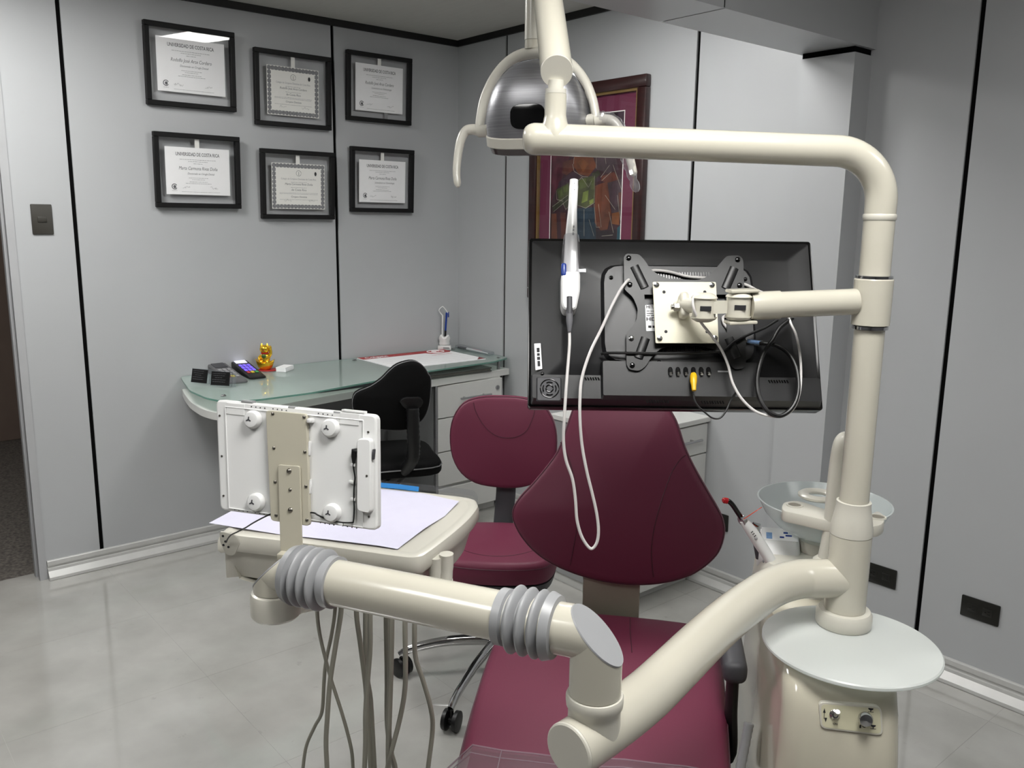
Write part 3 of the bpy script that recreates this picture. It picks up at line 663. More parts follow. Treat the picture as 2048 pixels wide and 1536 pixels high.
# card terminals
def terminal(a, b, label, keym, dispm, bodym, group, wd=0.078, h0=0.016, h1=0.045):
    a = PZ(*a, ZG); b = PZ(*b, ZG); y = (a-b); y.z = 0; ln = y.length; y.normalize(); x = Vector((y.y, -y.x, 0)); c = (a+b)/2
    t = thing('card_terminal', label, 'card terminal', (c.x, c.y, ZG), group)
    M = Matrix(((x.x, y.x, 0, c.x), (x.y, y.y, 0, c.y), (0, 0, 1, ZG), (0, 0, 0, 1)))
    hl = ln/2; hw = wd/2
    o = rrect(-hw, -hl, hw, hl, 0.016)
    def top(v): return h0+(h1-h0)*(v+hl)/ln
    k = len(o); V = [(u, v, 0.001) for u, v in ccw(o)]+[(u, v, top(v)-.004) for u, v in ccw(o)]+[(u*.93, v*.97, top(v)) for u, v in ccw(o)]
    F = [tuple(range(k-1, -1, -1))]+[(i, (i+1) % k, k+(i+1) % k, k+i) for i in range(k)]+[(k+i, k+(i+1) % k, 2*k+(i+1) % k, 2*k+i) for i in range(k)]+[tuple(range(2*k, 3*k))]
    part('body', MB().add((V, F), 0, M), bodym, t)
    ang = math.atan2(h1-h0, ln)
    Mt = M @ T(0, 0, (h0+h1)/2) @ Matrix.Rotation(ang, 4, 'X')
    part('display', MB().add(rbox((0, hl*.36, 0.0016), (wd*.68, ln*.32, 0.0030), 0.001), 0, Mt), dispm, t)
    part('printer_lid', MB().add(rbox((0, hl*.82, 0.001), (wd*.74, ln*.12, 0.004), 0.001), 0, Mt), bodym, t)
    for r_ in range(4):
        for q in range(3):
            m = keym
            if r_ == 3: m = [M_REDK, M_YELK, M_GREENK][q] if bodym is M_BLACK else [M_REDK, M_YELK, M_KEY][q]
            part('key', MB().add(rbox((-wd*.24+q*wd*.24, -hl*.14-r_*ln*.085, 0.0014), (wd*.18, ln*.058, 0.0036), 0.001, 1), 0, Mt), m, t)
terminal((416, 735), (478, 767), 'dark grey card terminal with unlit screen on the glass', M_KEY, M_DGREY, M_GREYC, None, 0.085, 0.012, 0.054)
terminal((457, 729), (517, 758), 'black card terminal with glowing violet keypad beside gold cat', M_LCDV, M_LCDW, M_BLACK, None, 0.078, 0.010, 0.064)
UP_ = Vector((0, 0, 1))
# card holders
for (a, b, lab) in (((383, 768), (414, 771), 'black card in clear stand at the rounded end of the glass'), ((422, 774), (459, 776), 'black card in clear stand before the grey card terminal')):
    p0 = PZ(*a, ZG); p1 = PZ(*b, ZG); x = (p1-p0).normalized()
    f = Fr(p0+UP_*0.006, x, Vector((0, 0, 1))+x.cross(Vector((0, 0, 1)))*-0.25); ln = (p1-p0).length
    t = thing('card_stand', lab, 'card stand', tuple((p0+p1)/2))
    part('card', MB().add(bx(0, ln, 0.003, 0.062, 0.002, 0.0032), 0, f.M), M_BLACK, t)
    part('clear_sleeve', MB().add(bx(-0.004, ln+0.012, 0.001, 0.065, -0.0012, 0.0004), 0, f.M).add(bx(ln+0.009, ln+0.012, 0.001, 0.06, -0.03, 0.0), 0, f.M), G_PLAST, t)
    for i in range(5):
        part('print_line', MB().add((lambda g: (g.v, g.f))(words(ln*.42, 0.054-i*0.009, ln*(.7, .6, .4, .72, .66)[i], 0.0016, i+31)), 0, f.M @ T(0, 0, 0.0034)), M_INK, t)
# gold beckoning cat on a red mat
cb = PZ(531, 740, ZG); cx, cy = cb.x, cb.y
solo('round_mat', MB().add(lathe([(0.048, 0), (0.05, 0.001), (0.048, 0.003)], 24), 0, T(cx+0.006, cy+0.012, ZG+0.0003)), M_RED, 'small red round mat under the gold cat', 'mat')
ct = thing('cat_figurine', 'shiny gold beckoning cat figurine sitting in a gold ingot', 'figurine', (cx, cy, ZG+0.0034))
d = Vector((0.80, -0.60, 0)).normalized(); sd = Vector((-d.y, d.x, 0))      # d: faces the camera, sd: its right in picture
Mc = Matrix(((sd.x, d.x, 0, cx), (sd.y, d.y, 0, cy), (0, 0, 1, ZG+0.0036), (0, 0, 0, 1)))
boat = [(0.022, 0), (0.030, 0.006), (0.036, 0.02), (0.040, 0.034)]
V, F = lathe(boat+[(0.034, 0.036), (0.028, 0.030)], 24)
V = [(x*1.15, y*0.72, z+0.018*(abs(x)/0.04)**3) for x, y, z in V]
part('ingot', MB().add((V, F), 0, Mc), M_GOLD, ct)
body = MB().add(ell((0, 0, 0.052), (0.024, 0.021, 0.030)), 0, Mc)
body.add(ell((-0.014, 0.014, 0.038), (0.010, 0.014, 0.010)), 0, Mc).add(ell((0.014, 0.014, 0.038), (0.010, 0.014, 0.010)), 0, Mc)
part('body', body, M_GOLD, ct)
hd = part('head', MB().add(ell((0, 0.002, 0.098), (0.023, 0.020, 0.021)), 0, Mc), M_GOLD, ct)
for q in (-1, 1):
    part('ear', MB().add(lathe([(0.009, 0), (0.006, 0.009), (0.0008, 0.018)], 10), 0, Mc @ T(q*0.013, 0, 0.110)), M_GOLD, hd)
    part('eye', MB().add(ell((0, 0, 0), (0.003, 0.002, 0.002), 10, 6), 0, Mc @ T(q*0.008, 0.0205, 0.102)), M_BLACKG, hd)
part('nose', MB().add(ell((0, 0, 0), (0.003, 0.003, 0.002), 10, 6), 0, Mc @ T(0, 0.022, 0.095)), M_REDP, hd)
part('raised_paw', MB().add(tube(cr([Mc @ Vector(q) for q in ((0.018, 0.002, 0.062), (0.028, 0.004, 0.080), (0.027, 0.008, 0.102), (0.025, 0.012, 0.112))], 5), [0.009]*5+[0.008]*6+[0.0095]*5, 10)), M_GOLD, ct)
part('resting_paw', MB().add(tube(cr([Mc @ Vector(q) for q in ((-0.018, 0.002, 0.066), (-0.024, 0.012, 0.056), (-0.016, 0.022, 0.050))], 5), 0.008, 10)), M_GOLD, ct)
part('bib', MB().add(ell((0, 0, 0), (0.012, 0.004, 0.010), 14, 8), 0, Mc @ T(0, 0.0195, 0.066)), mat('green_enamel', (90, 120, 60), 0.2, metal=0.5, noise=0.1), ct)
part('collar', MB().add(torus(Mc @ Vector((0, 0, 0.079)), 0.0165, 0.0025)), M_REDP, ct)
# stack of cards
q = PZ(570, 741, ZG)
t = thing('card_stack', 'small stack of white business cards beside red mat', 'business cards', (q.x, q.y, ZG))
Mq = T(q.x, q.y, ZG) @ Matrix.Rotation(rad(38), 4, 'Z')
for i in range(4): part('card', MB().add(box((random.uniform(-.001, .001), random.uniform(-.001, .001), 0.0032+i*0.0053), (0.050, 0.085, 0.0050)), 0, Mq), M_PAPER, t)
# desk pad
pa, pb, pc_, pd_ = PZ(719, 722, ZG), PZ(912, 703, ZG), PZ(980, 720, ZG), PZ(858, 755, ZG)
pa, pb = Vector((XL+0.035, 2.255, ZG)), Vector((XL+0.045, 2.80, ZG))
yx = (pb-pa).normalized(); fr = Fr(pa+Vector((0, 0, 0.0004)), yx, Vector((-1, 0, 0)))      # u along wall, v toward wall
W_, H_ = 0.545, 0.40
t = thing('desk_pad', 'white paper desk pad with red printed header on the glass', 'desk pad', (pa.x+H_/2, pa.y+W_/2, ZG))
part('sheets', MB().add(bx(0, W_, -H_, 0, 0, 0.004), 0, fr.M), M_PAPER, t)
hdr = part('header_band', MB().add(prism([(0, 0), (0, -0.070), (0.38, -0.070), (0.40, -0.105), (0.52, -0.105), (0.545, -0.075), (0.545, 0)], 0.0041, 0.0043), 0, fr.M), M_RED, t)
part('lettering', MB().add(text_vf('Colgate', 0.052, fr.M @ T(0.095, -0.052, 0.0046), 'CENTER', 0, 0.0012, 0.135)), M_PAPER, hdr)
part('fine_lettering', MB().add((lambda g: (g.v, g.f))(words(0.26, -0.028, 0.12, 0.006, 4)), 0, fr.M @ T(0, 0, 0.0046)).add((lambda g: (g.v, g.f))(words(0.27, -0.045, 0.15, 0.006, 6)), 0, fr.M @ T(0, 0, 0.0046)), mat('pink_print', (214, 130, 130), 0.6), hdr)
part('emblem', MB().add(tube([fr.M @ Vector((0.46+0.05*math.cos(a*.3), -0.052+0.040*math.sin(a*.3), 0.005)) for a in range(22)], 0.003, 5)).add(tube([fr.M @ Vector((0.46+0.022*math.cos(a*.3), -0.050+0.018*math.sin(a*.3), 0.005)) for a in range(16)], 0.003, 5)), M_PAPER, hdr)
for i in range(5): part('ruled_line', MB().add(bx(0.03, 0.515, -0.15-i*0.05, -0.1492-i*0.05, 0.0041, 0.0042), 0, fr.M), M_INKL, t)
part('print_note', MB().add((lambda g: (g.v, g.f))(words(0.44, -0.14, 0.10, 0.004, 41)), 0, fr.M @ T(0, 0, 0.0043)).add((lambda g: (g.v, g.f))(words(0.43, -0.16, 0.13, 0.004, 42)), 0, fr.M @ T(0, 0, 0.0043)), mat('pink_print', (214, 130, 130)), t)
part('corner_tab', MB().add(prism([(W_-0.055, -H_+0.001), (W_-0.001, -H_+0.001), (W_-0.001, -H_+0.06)], 0.0041, 0.0044), 0, fr.M), mat('dark_red_print', (120, 34, 44), 0.5), t)
# tooth shaped pen holder
q = Vector((-3.87, 2.83, ZG)); d = Vector((0.8, -0.6, 0)); sd = Vector((0.6, 0.8, 0))
q = PZ(889, 699, ZG)
t = thing('tooth_pen_holder', 'white molar tooth shaped pen holder on the glass corner', 'pen holder', (q.x, q.y, ZG))
Mq = Matrix(((sd.x, -d.x, 0, q.x), (sd.y, -d.y, 0, q.y), (0, 0, 1, ZG+0.0004), (0, 0, 0, 1)))
part('base', MB().add(rbox((0, 0, 0.012), (0.076, 0.060, 0.024), 0.006, 3), 0, Mq), M_WHITEP, t)
V, F = lathe([(0.022, 0.0242), (0.028, 0.032), (0.026, 0.046), (0.030, 0.060), (0.031, 0.070), (0.026, 0.078), (0.012, 0.074), (0.0001, 0.072)], 32)
V2 = []
for x, y, z in V:
    a = math.atan2(y, x); k = 1+0.10*abs(math.cos(2*a)); zz = z+(0.007*math.cos(4*a+math.pi) if z > 0.065 else 0)*(math.hypot(x, y)/0.03); V2.append((x*k, y*k*.85, zz))
part('crown', MB().add((V2, F), 0, Mq), M_WHITEP, t)
part('label_plate', MB().add(box((0.01, -0.0308, 0.012), (0.034, 0.0008, 0.010)), 0, Mq), M_GREYSHADE, t)
e0 = Mq @ Vector((0.003, 0, 0.0745)); pen = thing('ballpoint_pen', 'blue and black pen standing in the tooth holder', 'pen', tuple(e0))
pts = [e0+Vector((0.0005, 0.001, 0))+Vector((0.004*k, 0.008*k, 0.135*k)) for k in (0, 0.25, 0.55, 0.8, 1.0)]
part('barrel', MB().add(tube(pts[:4], 0.0052, 12)), M_BLUED, pen)
part('grip', MB().add(tube([pts[0]-Vector((0, 0, 0.0)), pts[1]], 0.0058, 12)), M_BLACK, pen)
part('cap', MB().add(tube([pts[3], pts[4]], 0.006, 12)).add(rbox((pts[4]+Vector((0.006, 0.008, -0.012))), (0.004, 0.006, 0.03), 0.001)), M_BLUED, pen)
e1 = Mq @ Vector((-0.012, 0, 0.0745)); wc = thing('flosser', 'white plastic stick with bent hook standing in tooth holder', 'dental tool', tuple(e1))
part('stem', MB().add(tube([e1, e1+Vector((0.0, 0.001, 0.06)), e1+Vector((0.001, 0.002, 0.118))], 0.0042, 10)), M_WHITEP, wc)
h0 = e1+Vector((0.001, 0.002, 0.118))
part('hook', MB().add(tube(cr([h0, h0-sd*0.020+Vector((0, 0, 0.028)), h0-sd*0.002+Vector((0, 0, 0.050)), h0+sd*0.012+Vector((0, 0, 0.040)), h0+sd*0.030+Vector((0, 0, 0.014))], 5), 0.0026, 8)), M_WHITEP, wc)
# wrapped toothbrush
a, b = PZ(918, 697, ZG), PZ(978, 711, ZG); xx = (b-a).normalized(); f = Fr(a+Vector((0, 0, 0.0005)), xx, Vector((0, 0, 1)).cross(xx)); ln = (b-a).length
t = thing('wrapped_toothbrush', 'white toothbrush in clear blister wrap on the glass', 'toothbrush', tuple((a+b)/2))
part('handle', MB().add(tube([f.at(ln*.28, 0, 0.009), f.at(ln*.6, 0, 0.010), f.at(ln*.95, 0, 0.009)], [0.007, 0.006, 0.004], 10)), M_WHITEP, t)
part('dark_head', MB().add(rbox((ln*.13, 0, 0.008), (ln*.25, 0.022, 0.010), 0.003), 0, f.M), M_DGREY, t)
part('pink_stripe', MB().add(rbox((ln*.62, 0, 0.0165), (ln*.3, 0.003, 0.001), 0.0004, 1), 0, f.M), mat('pink_print', (214, 130, 130)), t)
part('blister', MB().add(rbox((ln*.52, 0, 0.0115), (ln*1.1, 0.05, 0.022), 0.009, 3), 0, f.M), G_PLAST, t)
# black office chair -------------------------------------------------
oc = Vector((-3.05, 1.93, 0)); oc_f = Vector((0.93, -0.36, 0)).normalized(); oc_r = Vector((-oc_f.y, oc_f.x, 0))
t = thing('office_chair', 'black task chair with fabric back tucked at the desk', 'chair', tuple(oc))
fr = Fr(oc+Vector((0, 0, 0.66)), oc_r, Vector((0, 0, 1))-oc_f*(-0.12))
bpx = [(706, 808), (713, 788), (742, 775), (764, 760), (780, 744), (797, 731), (822, 724), (838, 727), (851, 738), (858, 750), (863, 760), (862, 795), (857, 821), (847, 840), (834, 850), (815, 860), (790, 862), (757, 859), (727, 845), (711, 828)]
bo = cr2([fr.px(*q) for q in bpx], 3)
cu = Cushion(bo, 0.05, 0.016, 0.012)
part('backrest', MB().add(cu.geo(), 0, fr.M), M_FABRIC, t)
part('edge_piping', MB().add(tube([fr.M @ Vector((x, y, -0.014)) for x, y in inset(ccw(bo), -0.0006)], 0.0022, 6, closed=True)), mat('black_piping', (120, 120, 122), 0.2, noise=0.1), t)
mh = fr.px(811, 800)
part('back_bracket', MB().add(prism(rpoly([fr.px(*q) for q in ((795, 799), (806, 791), (838, 790), (845, 800), (838, 812), (826, 816), (808, 815))], 0.02), 0.012, 0.030, 0.004), 0, fr.M), M_BLACK, t)
spn = cr([fr.at(*fr.px(822, 812), 0.03), fr.at(*fr.px(822, 850), 0.045), fr.at(*fr.px(822, 890), 0.05), fr.at(*fr.px(818, 920), 0.03), oc-oc_f*0.12+Vector((0, 0, 0.385))], 8)
L_ = []
part('spine_bellows', MB().add(tube(spn, [0.027+0.002*(i % 2) for i in range(len(spn))], 14)), M_BLACK, t)
so = cr2([(-0.21, -0.40), (0.0, -0.44), (0.21, -0.40), (0.225, -0.2), (0.20, 0.0), (0.0, 0.02), (-0.20, 0.0), (-0.225, -0.2)], 4)
sf = Fr(oc+Vector((0, 0, 0.47))+oc_f*0.02, oc_r, -oc_f)
sf = Fr(oc+Vector((0, 0, 0.50))-oc_f*0.03, oc_r, -oc_f)
cu = Cushion([(x, -y) for x, y in so], 0.06, 0.02, 0.01)
part('seat', MB().add(cu.geo(), 0, sf.M), M_FABRIC, t)
part('seat_piping', MB().add(tube([sf.M @ Vector((x, y, -0.022)) for x, y in inset(ccw([(x, -y) for x, y in so]), -0.0008)], 0.003, 6, closed=True)), mat('black_piping', (120, 120, 122)), t)
sc_ = oc-oc_f*0.22
part('seat_plate', MB().add(rbox((sc_.x, sc_.y, 0.42), (0.20, 0.16, 0.035), 0.006), 0), M_BLACK, t)
part('tilt_lever', MB().add(tube([sc_+Vector((0, 0, 0.41)), sc_+oc_r*0.2+Vector((0, 0, 0.405))], 0.006, 8)), M_BLACK, t)
part('gas_column', MB().add(cyl(sc_+Vector((0, 0, 0.10)), sc_+Vector((0, 0, 0.41)), 0.025)).add(cyl(sc_+Vector((0, 0, 0.10)), sc_+Vector((0, 0, 0.28)), 0.033)), M_BLACK, t)
def star_base(t, c, R, hub_z, m_leg, a0, angs=None, n=5):
    part('hub', MB().add(lathe([(0.030, hub_z-0.035), (0.040, hub_z-0.02), (0.040, hub_z+0.01), (0.030, hub_z+0.03)], 24), 0, T(c.x, c.y, 0)), m_leg, t)
    for i in range(n):
        a = rad(angs[i][0] if angs else a0+360*i/n); dv = Vector((math.cos(a), math.sin(a), 0)); R = angs[i][1] if angs else R
        pth = cr([c+dv*0.03+Vector((0, 0, hub_z)), c+dv*R*.5+Vector((0, 0, hub_z+0.002)), c+dv*R*.85+Vector((0, 0, hub_z-0.018)), c+dv*R*.98+Vector((0, 0, hub_z-0.040))], 6)
        k = len(pth)
        lg = part('leg', MB().add(tube(pth, [0.021-0.008*j/(k-1) for j in range(k)], 12, asp=0.75, up=(0, 0, 1))), m_leg, t)
        cp = c+dv*R*.96; ca = a+rad(40+i*50); ax = Vector((math.cos(ca), math.sin(ca), 0))
        cs = MB()
        for q in (-1, 1):
            cs.add(tube([cp+Vector((0, 0, 0.033))+ax*q*0.007, cp+Vector((0, 0, 0.033))+ax*q*0.012, cp+Vector((0, 0, 0.033))+ax*q*0.024, cp+Vector((0, 0, 0.033))+ax*q*0.027], [0.024, 0.0325, 0.0325, 0.024], 20))
        cs.add(cyl(cp+Vector((0, 0, 0.033))-ax*0.010, cp+Vector((0, 0, 0.033))+ax*0.010, 0.012)).add(cyl(cp+Vector((0, 0, 0.03)), cp+Vector((0, 0, hub_z-0.038)), 0.007, n=12))
        part('caster', cs, M_BLACK, lg)
star_base(t, sc_, 0.27, 0.105, M_BLACK, 20)

# ================================================================== DENTIST STOOL
UP = Vector((0, 0, 1))
st = Vector((-2.15, 1.765, 0)); sfw = Vector((0.72, -0.69, 0)).normalized(); srt = Vector((-sfw.y, sfw.x, 0))
t = thing('dentist_stool', 'maroon dentist stool with rounded backrest and chrome star base', 'stool', tuple(st))
sf = Fr(st+Vector((0, 0, 0.475)), srt, -sfw)
so = cr2([(-0.19, -0.12), (-0.14, -0.185), (0.0, -0.205), (0.14, -0.185), (0.19, -0.12), (0.205, 0.0), (0.19, 0.13), (0.13, 0.185), (0.0, 0.20), (-0.13, 0.185), (-0.19, 0.13), (-0.205, 0.0)], 4)
cu = Cushion(so, 0.078, 0.022, 0.016)
seat = part('seat', MB().add(cu.geo(), 0, sf.M), M_MAROON, t)
part('seat_seam', MB().add(tube([sf.M @ Vector(v) for v in cu.line([(0.15*math.cos(rad(a)), -0.02-0.13*math.sin(rad(a))) for a in range(0, 181, 9)], 0.0)], 0.0012, 5)).add(tube([sf.M @ Vector((x, y, -0.020)) for x, y in inset(ccw(so), 0.0005)], 0.002, 5, closed=True)), M_PIPE, seat)
part('seat_shell', MB().add(rings(so, [(0.05, -0.118), (0.012, -0.108), (0.004, -0.079)]), 0, sf.M), M_DGREY, t)
part('gas_column', MB().add(cyl(st+Vector((0, 0, 0.10)), st+Vector((0, 0, 0.36)), 0.014)).add(cyl(st+Vector((0, 0, 0.09)), st+Vector((0, 0, 0.24)), 0.025)), M_STEEL, t)
star_base(t, st, 0.33, 0.115, M_CHROME, 0, ((-122, 0.345), (-60, 0.41), (8, 0.33), (80, 0.33), (154, 0.33)))
bo_ = st-sfw*0.205
bf = Fr(bo_+Vector((0, 0, 0.62)), srt, UP-sfw*0.12)
opx = [(905, 835), (925, 806), (958, 794), (1000, 792), (1045, 795), (1082, 806), (1105, 836), (1114, 872), (1112, 915), (1096, 950), (1066, 970), (1030, 978), (988, 976), (950, 968), (921, 948), (903, 915), (898, 872)]
bo = cr2([bf.px(*q) for q in opx], 3)
cu = Cushion(bo, 0.055, 0.018, 0.016)
bk = part('backrest', MB().add(cu.geo(), 0, bf.M), M_MAROON, t)
arc = [bf.px(860+x/3.303, 780+y/3.303, 0.01) for x, y in ((285, 85), (300, 140), (335, 205), (390, 270), (450, 305), (515, 315), (580, 305), (640, 265), (680, 180), (695, 110))]
part('seam', MB().add(tube([bf.M @ Vector(v) for v in cu.line(cr2(arc, 4, False), 0.0)], 0.0013, 5)), M_PIPE, bk)
part('piping', MB().add(tube([bf.M @ Vector((x, y, -0.007)) for x, y in inset(ccw(bo), 0.004)], 0.0022, 6, closed=True)), M_PIPE, bk)
sp0 = bf.at(bf.px(1010, 975)[0], bf.px(1010, 975)[1]+0.05, -0.04)
part('back_support', MB().add(tube(cr([sp0, sp0-UP*0.08, st-sfw*0.225+UP*0.44, st-sfw*0.19+UP*0.38, st-sfw*0.08+UP*0.365], 6), 0.036, 12, asp=0.35, up=srt)), M_DGREY, t)

# ================================================================== PATIENT CHAIR
A3 = Vector((0.649, -0.761, 0)).normalized(); R3 = Vector((0.761, 0.649, 0)).normalized()
PC = Vector((-1.44, 1.555, 0))+R3*0.01
t = thing('patient_chair', 'maroon dental patient chair with bell shaped backrest', 'dental chair', tuple(PC+A3*0.35))
bf = Fr(PC+UP*0.64, R3, UP*math.cos(rad(14))-A3*math.sin(rad(14)))
cpx = [(960, 100), (1100, 84), (1260, 80), (1420, 84), (1560, 104), (1618, 170), (1652, 250), (1690, 370), (1750, 500), (1840, 660), (1915, 790), (1948, 870), (1955, 950), (1930, 1050), (1880, 1125), (1790, 1200), (1690, 1250), (1560, 1285), (1400, 1300), (1250, 1293), (1100, 1268), (950, 1225), (800, 1160), (690, 1085), (610, 1000), (560, 920), (533, 840), (545, 770), (590, 700), (660, 625), (745, 525), (835, 400), (890, 260), (922, 160)]
bo = cr2([bf.px(860+x/3.303, 780+y/3.303) for x, y in cpx], 3)
cu = Cushion(bo, 0.085, 0.022, 0.026, c=bf.px(1230, 1010))
bk = part('backrest', MB().add(cu.geo(), 0, bf.M), M_MAROON, t)
for ln in (((1690, 432), (1650, 465), (1600, 540), (1560, 640), (1520, 760), (1490, 870), (1470, 980), (1463, 1080), (1470, 1180), (1478, 1240)), ((860, 345), (890, 400), (925, 480), (950, 580), (968, 700), (975, 840), (968, 940), (945, 1060), (925, 1160))):
    part('seam', MB().add(tube([bf.M @ Vector(v) for v in cu.line(cr2([bf.px(860+x/3.303, 780+y/3.303, 0.01) for x, y in ln], 4, False), 0.0)], 0.0014, 5)), M_PIPE, bk)
part('piping', MB().add(tube([bf.M @ Vector((x, y, -0.009)) for x, y in inset(ccw(bo), 0.005)], 0.0024, 6, closed=True)), M_PIPE, bk)
part('back_shell', MB().add(rings(bo, [(0.07, -0.125), (0.03, -0.115), (0.008, -0.0855)]), 0, bf.M), M_CREAM2, t)
# seat + legrest as one upholstered run
sf = Fr(PC+UP*0.545, R3, -A3)
so = cr2([(-0.22, -0.015), (0.0, 0.0), (0.22, -0.015), (0.262, -0.06), (0.270, -0.22), (0.262, -0.5), (0.245, -0.8), (0.232, -1.10), (0.20, -1.24), (0.10, -1.28), (0.0, -1.285), (-0.10, -1.28), (-0.20, -1.24), (-0.232, -1.10), (-0.248, -0.8), (-0.268, -0.5), (-0.276, -0.22), (-0.262, -0.06)], 4)
cu = Cushion(so, 0.07, 0.024, 0.012, c=(0, -0.62))
seat = part('seat', MB().add(cu.geo(), 0, sf.M), M_MAROON, t)
part('piping', MB().add(tube([sf.M @ Vector((x, y, -0.020)) for x, y in inset(ccw(so), 0.0004)], 0.002, 6, closed=True)), M_PIPE, seat)
part('seam', MB().add(tube([sf.M @ Vector(v) for v in cu.line([(0.05, -0.03), (0.052, -0.10), (0.06, -0.22)], 0.0)], 0.0012, 5)), M_PIPE, seat)
part('seat_shell', MB().add(rings(so, [(0.06, -0.13), (0.02, -0.115), (0.006, -0.0705)]), 0, sf.M), M_DGREY, t)
br = Fr(PC-A3*0.035+UP*0.40, R3, UP)
part('back_bracket', MB().add(rbx(-0.078, 0.072, 0.0, 0.40, -0.012, 0.010, 0.004), 0, br.M), M_OLIVE, t)
part('lift_column', MB().add(rbx(-0.14, 0.14, -0.62, -0.16, -0.46, -0.135, 0.02), 0, sf.M), M_OLIVE, t)
part('base_plate', MB().add(prism(rrect(-0.20, -0.85, 0.165, -0.02, 0.06), -0.545, -0.47, 0.01), 0, sf.M), M_OLIVE, t)
# armrests: grey pads on black uprights
def armrest(side, s0, s1, z, upright):
    o = PC+R3*side
    a, b = o+A3*s0+UP*z, o+A3*s1+UP*z
    ax = part('armrest', MB().add(rbox((0, 0, 0), ((b-a).length, 0.050, 0.050), 0.018, 4), 0, Fr((a+b)/2, A3, R3*(-1)).M), M_DGREY, t)
    u = o+A3*upright
    part('armrest_post', MB().add(tube(cr([b-A3*0.05-UP*0.024, b-A3*0.04-UP*0.10, b-A3*0.03-UP*0.2, PC+A3*(s1-.05)+R3*(side-0.05*(1 if side > 0 else -1))+UP*0.47], 5), 0.022, 12, asp=0.6, up=A3)), M_BLACK, ax)
armrest(0.272, 0.16, 0.46, 0.648, 0.3)
# clear film over the foot end
fo_ = [(-0.262, -0.665), (-0.12, -0.655), (0.05, -0.645), (0.18, -0.65), (0.256, -0.66), (0.25, -0.9), (0.24, -1.15), (0.2, -1.26), (0, -1.30), (-0.2, -1.26), (-0.25, -1.15), (-0.262, -0.9)]
g = MB(); n = 20; V = []; F = []
for i in range(n+1):
    for j in range(11):
        v = -0.66-0.6*i/n; hw = 0.288-0.04*i/n; u = -hw+2*hw*j/10
        e = max(0, abs(u)-0.245); V.append((u, v+0.008*math.sin(u*14), 0.0165+0.0015*math.sin(u*40+i)+0.0012*math.sin(i*1.9)-e*1.6))
for i in range(n):
    for j in range(10): F.append((i*11+j, i*11+j+1, (i+1)*11+j+1, (i+1)*11+j))
cv = thing('plastic_cover', 'clear plastic film cover over foot of maroon chair', 'cover', tuple(sf.at(0, -0.95, 0.02)))
part('film', MB().add((V, F), 0, sf.M), G_FILM, cv)
part('hem', MB().add(tube([sf.M @ Vector((V[j][0], V[j][1], V[j][2]+0.001)) for j in range(11)], 0.0016, 6)).add(tube([sf.M @ Vector((V[j][0], V[j][1]-0.024, V[j][2]+0.001)) for j in range(11)], 0.0010, 6)).add(tube([sf.M @ Vector((V[11*i+2][0], V[11*i+2][1], V[11*i+2][2]+0.001)) for i in range(n)], 0.0012, 6)), glassy('film_hem', (215, 205, 210), 0.1, 2.0, fros=0.35, froscol=(235, 215, 225)), cv)

# ================================================================== UNIT CABINET, POST, GLASS DISC, BOWL
PO = Vector((-0.742, 1.448, 0))          # post axis
UO = Vector((-0.700, 1.385, 0))          # cabinet origin under the disc
def zp(y): return zline(PO, y)
def U(s, l, z): return UO+A3*s+R3*l+UP*z
t = thing('dental_unit_cabinet', 'cream dental unit cabinet with switch panel under frosted disc', 'dental unit', tuple(U(-0.1, -0.03, 0)))
def cab_ring(z, l0, l1, s0, s1, r):
    o = rrect(-s1, l0, -s0, l1, r, 6); return [(-a, b) for a, b in o]
secs = [(0.0, -0.150, 0.095, -0.46, 0.175), (0.10, -0.148, 0.093, -0.455, 0.172), (0.35, -0.138, 0.085, -0.45, 0.158), (0.52, -0.130, 0.078, -0.445, 0.150), (0.66, -0.124, 0.073, -0.44, 0.142), (0.74, -0.121, 0.070, -0.435, 0.128), (0.785, -0.119, 0.068, -0.43, 0.105), (0.803, -0.112, 0.060, -0.425, 0.075)]
V = []; F = []
for z, l0, l1, s0, s1 in secs:
    r = cab_ring(z, l0, l1, s0, s1, 0.035); V += [tuple(U(a, b, z)) for a, b in r]
k = len(r)
for i in range(len(secs)-1):
    for j in range(k): F.append((i*k+j, i*k+(j+1) % k, (i+1)*k+(j+1) % k, (i+1)*k+j))
F.append(tuple(range(k))); F.append(tuple(range((len(secs)-1)*k, len(secs)*k)))
part('body', MB().add((V, F)), mat('cream_gloss_body', (190, 185, 168), 0.12, noise=0.02, nscale=5, coat=0.5), t, smooth=50)
# rear turret under the bowl
part('turret', MB().add(rings(rrect(-0.10, -0.10, 0.10, 0.10, 0.05), [(0, 0.80), (0.004, 0.845), (0.012, 0.862), (0.03, 0.868)]), 0, Matrix(((R3.x, -A3.x, 0, U(-0.30, -0.025, 0).x), (R3.y, -A3.y, 0, U(-0.30, -0.025, 0).y), (0, 0, 1, 0), (0, 0, 0, 1)))), M_CREAM2, t)
part('connection_box', MB().add(rbx(-0.02, 0.10, -0.265, -0.156, 0.0, 0.34, 0.012, 2), 0, Matrix(((A3.x, R3.x, 0, UO.x), (A3.y, R3.y, 0, UO.y), (0, 0, 1, 0), (0, 0, 0, 1)))), M_OLIVE, t)
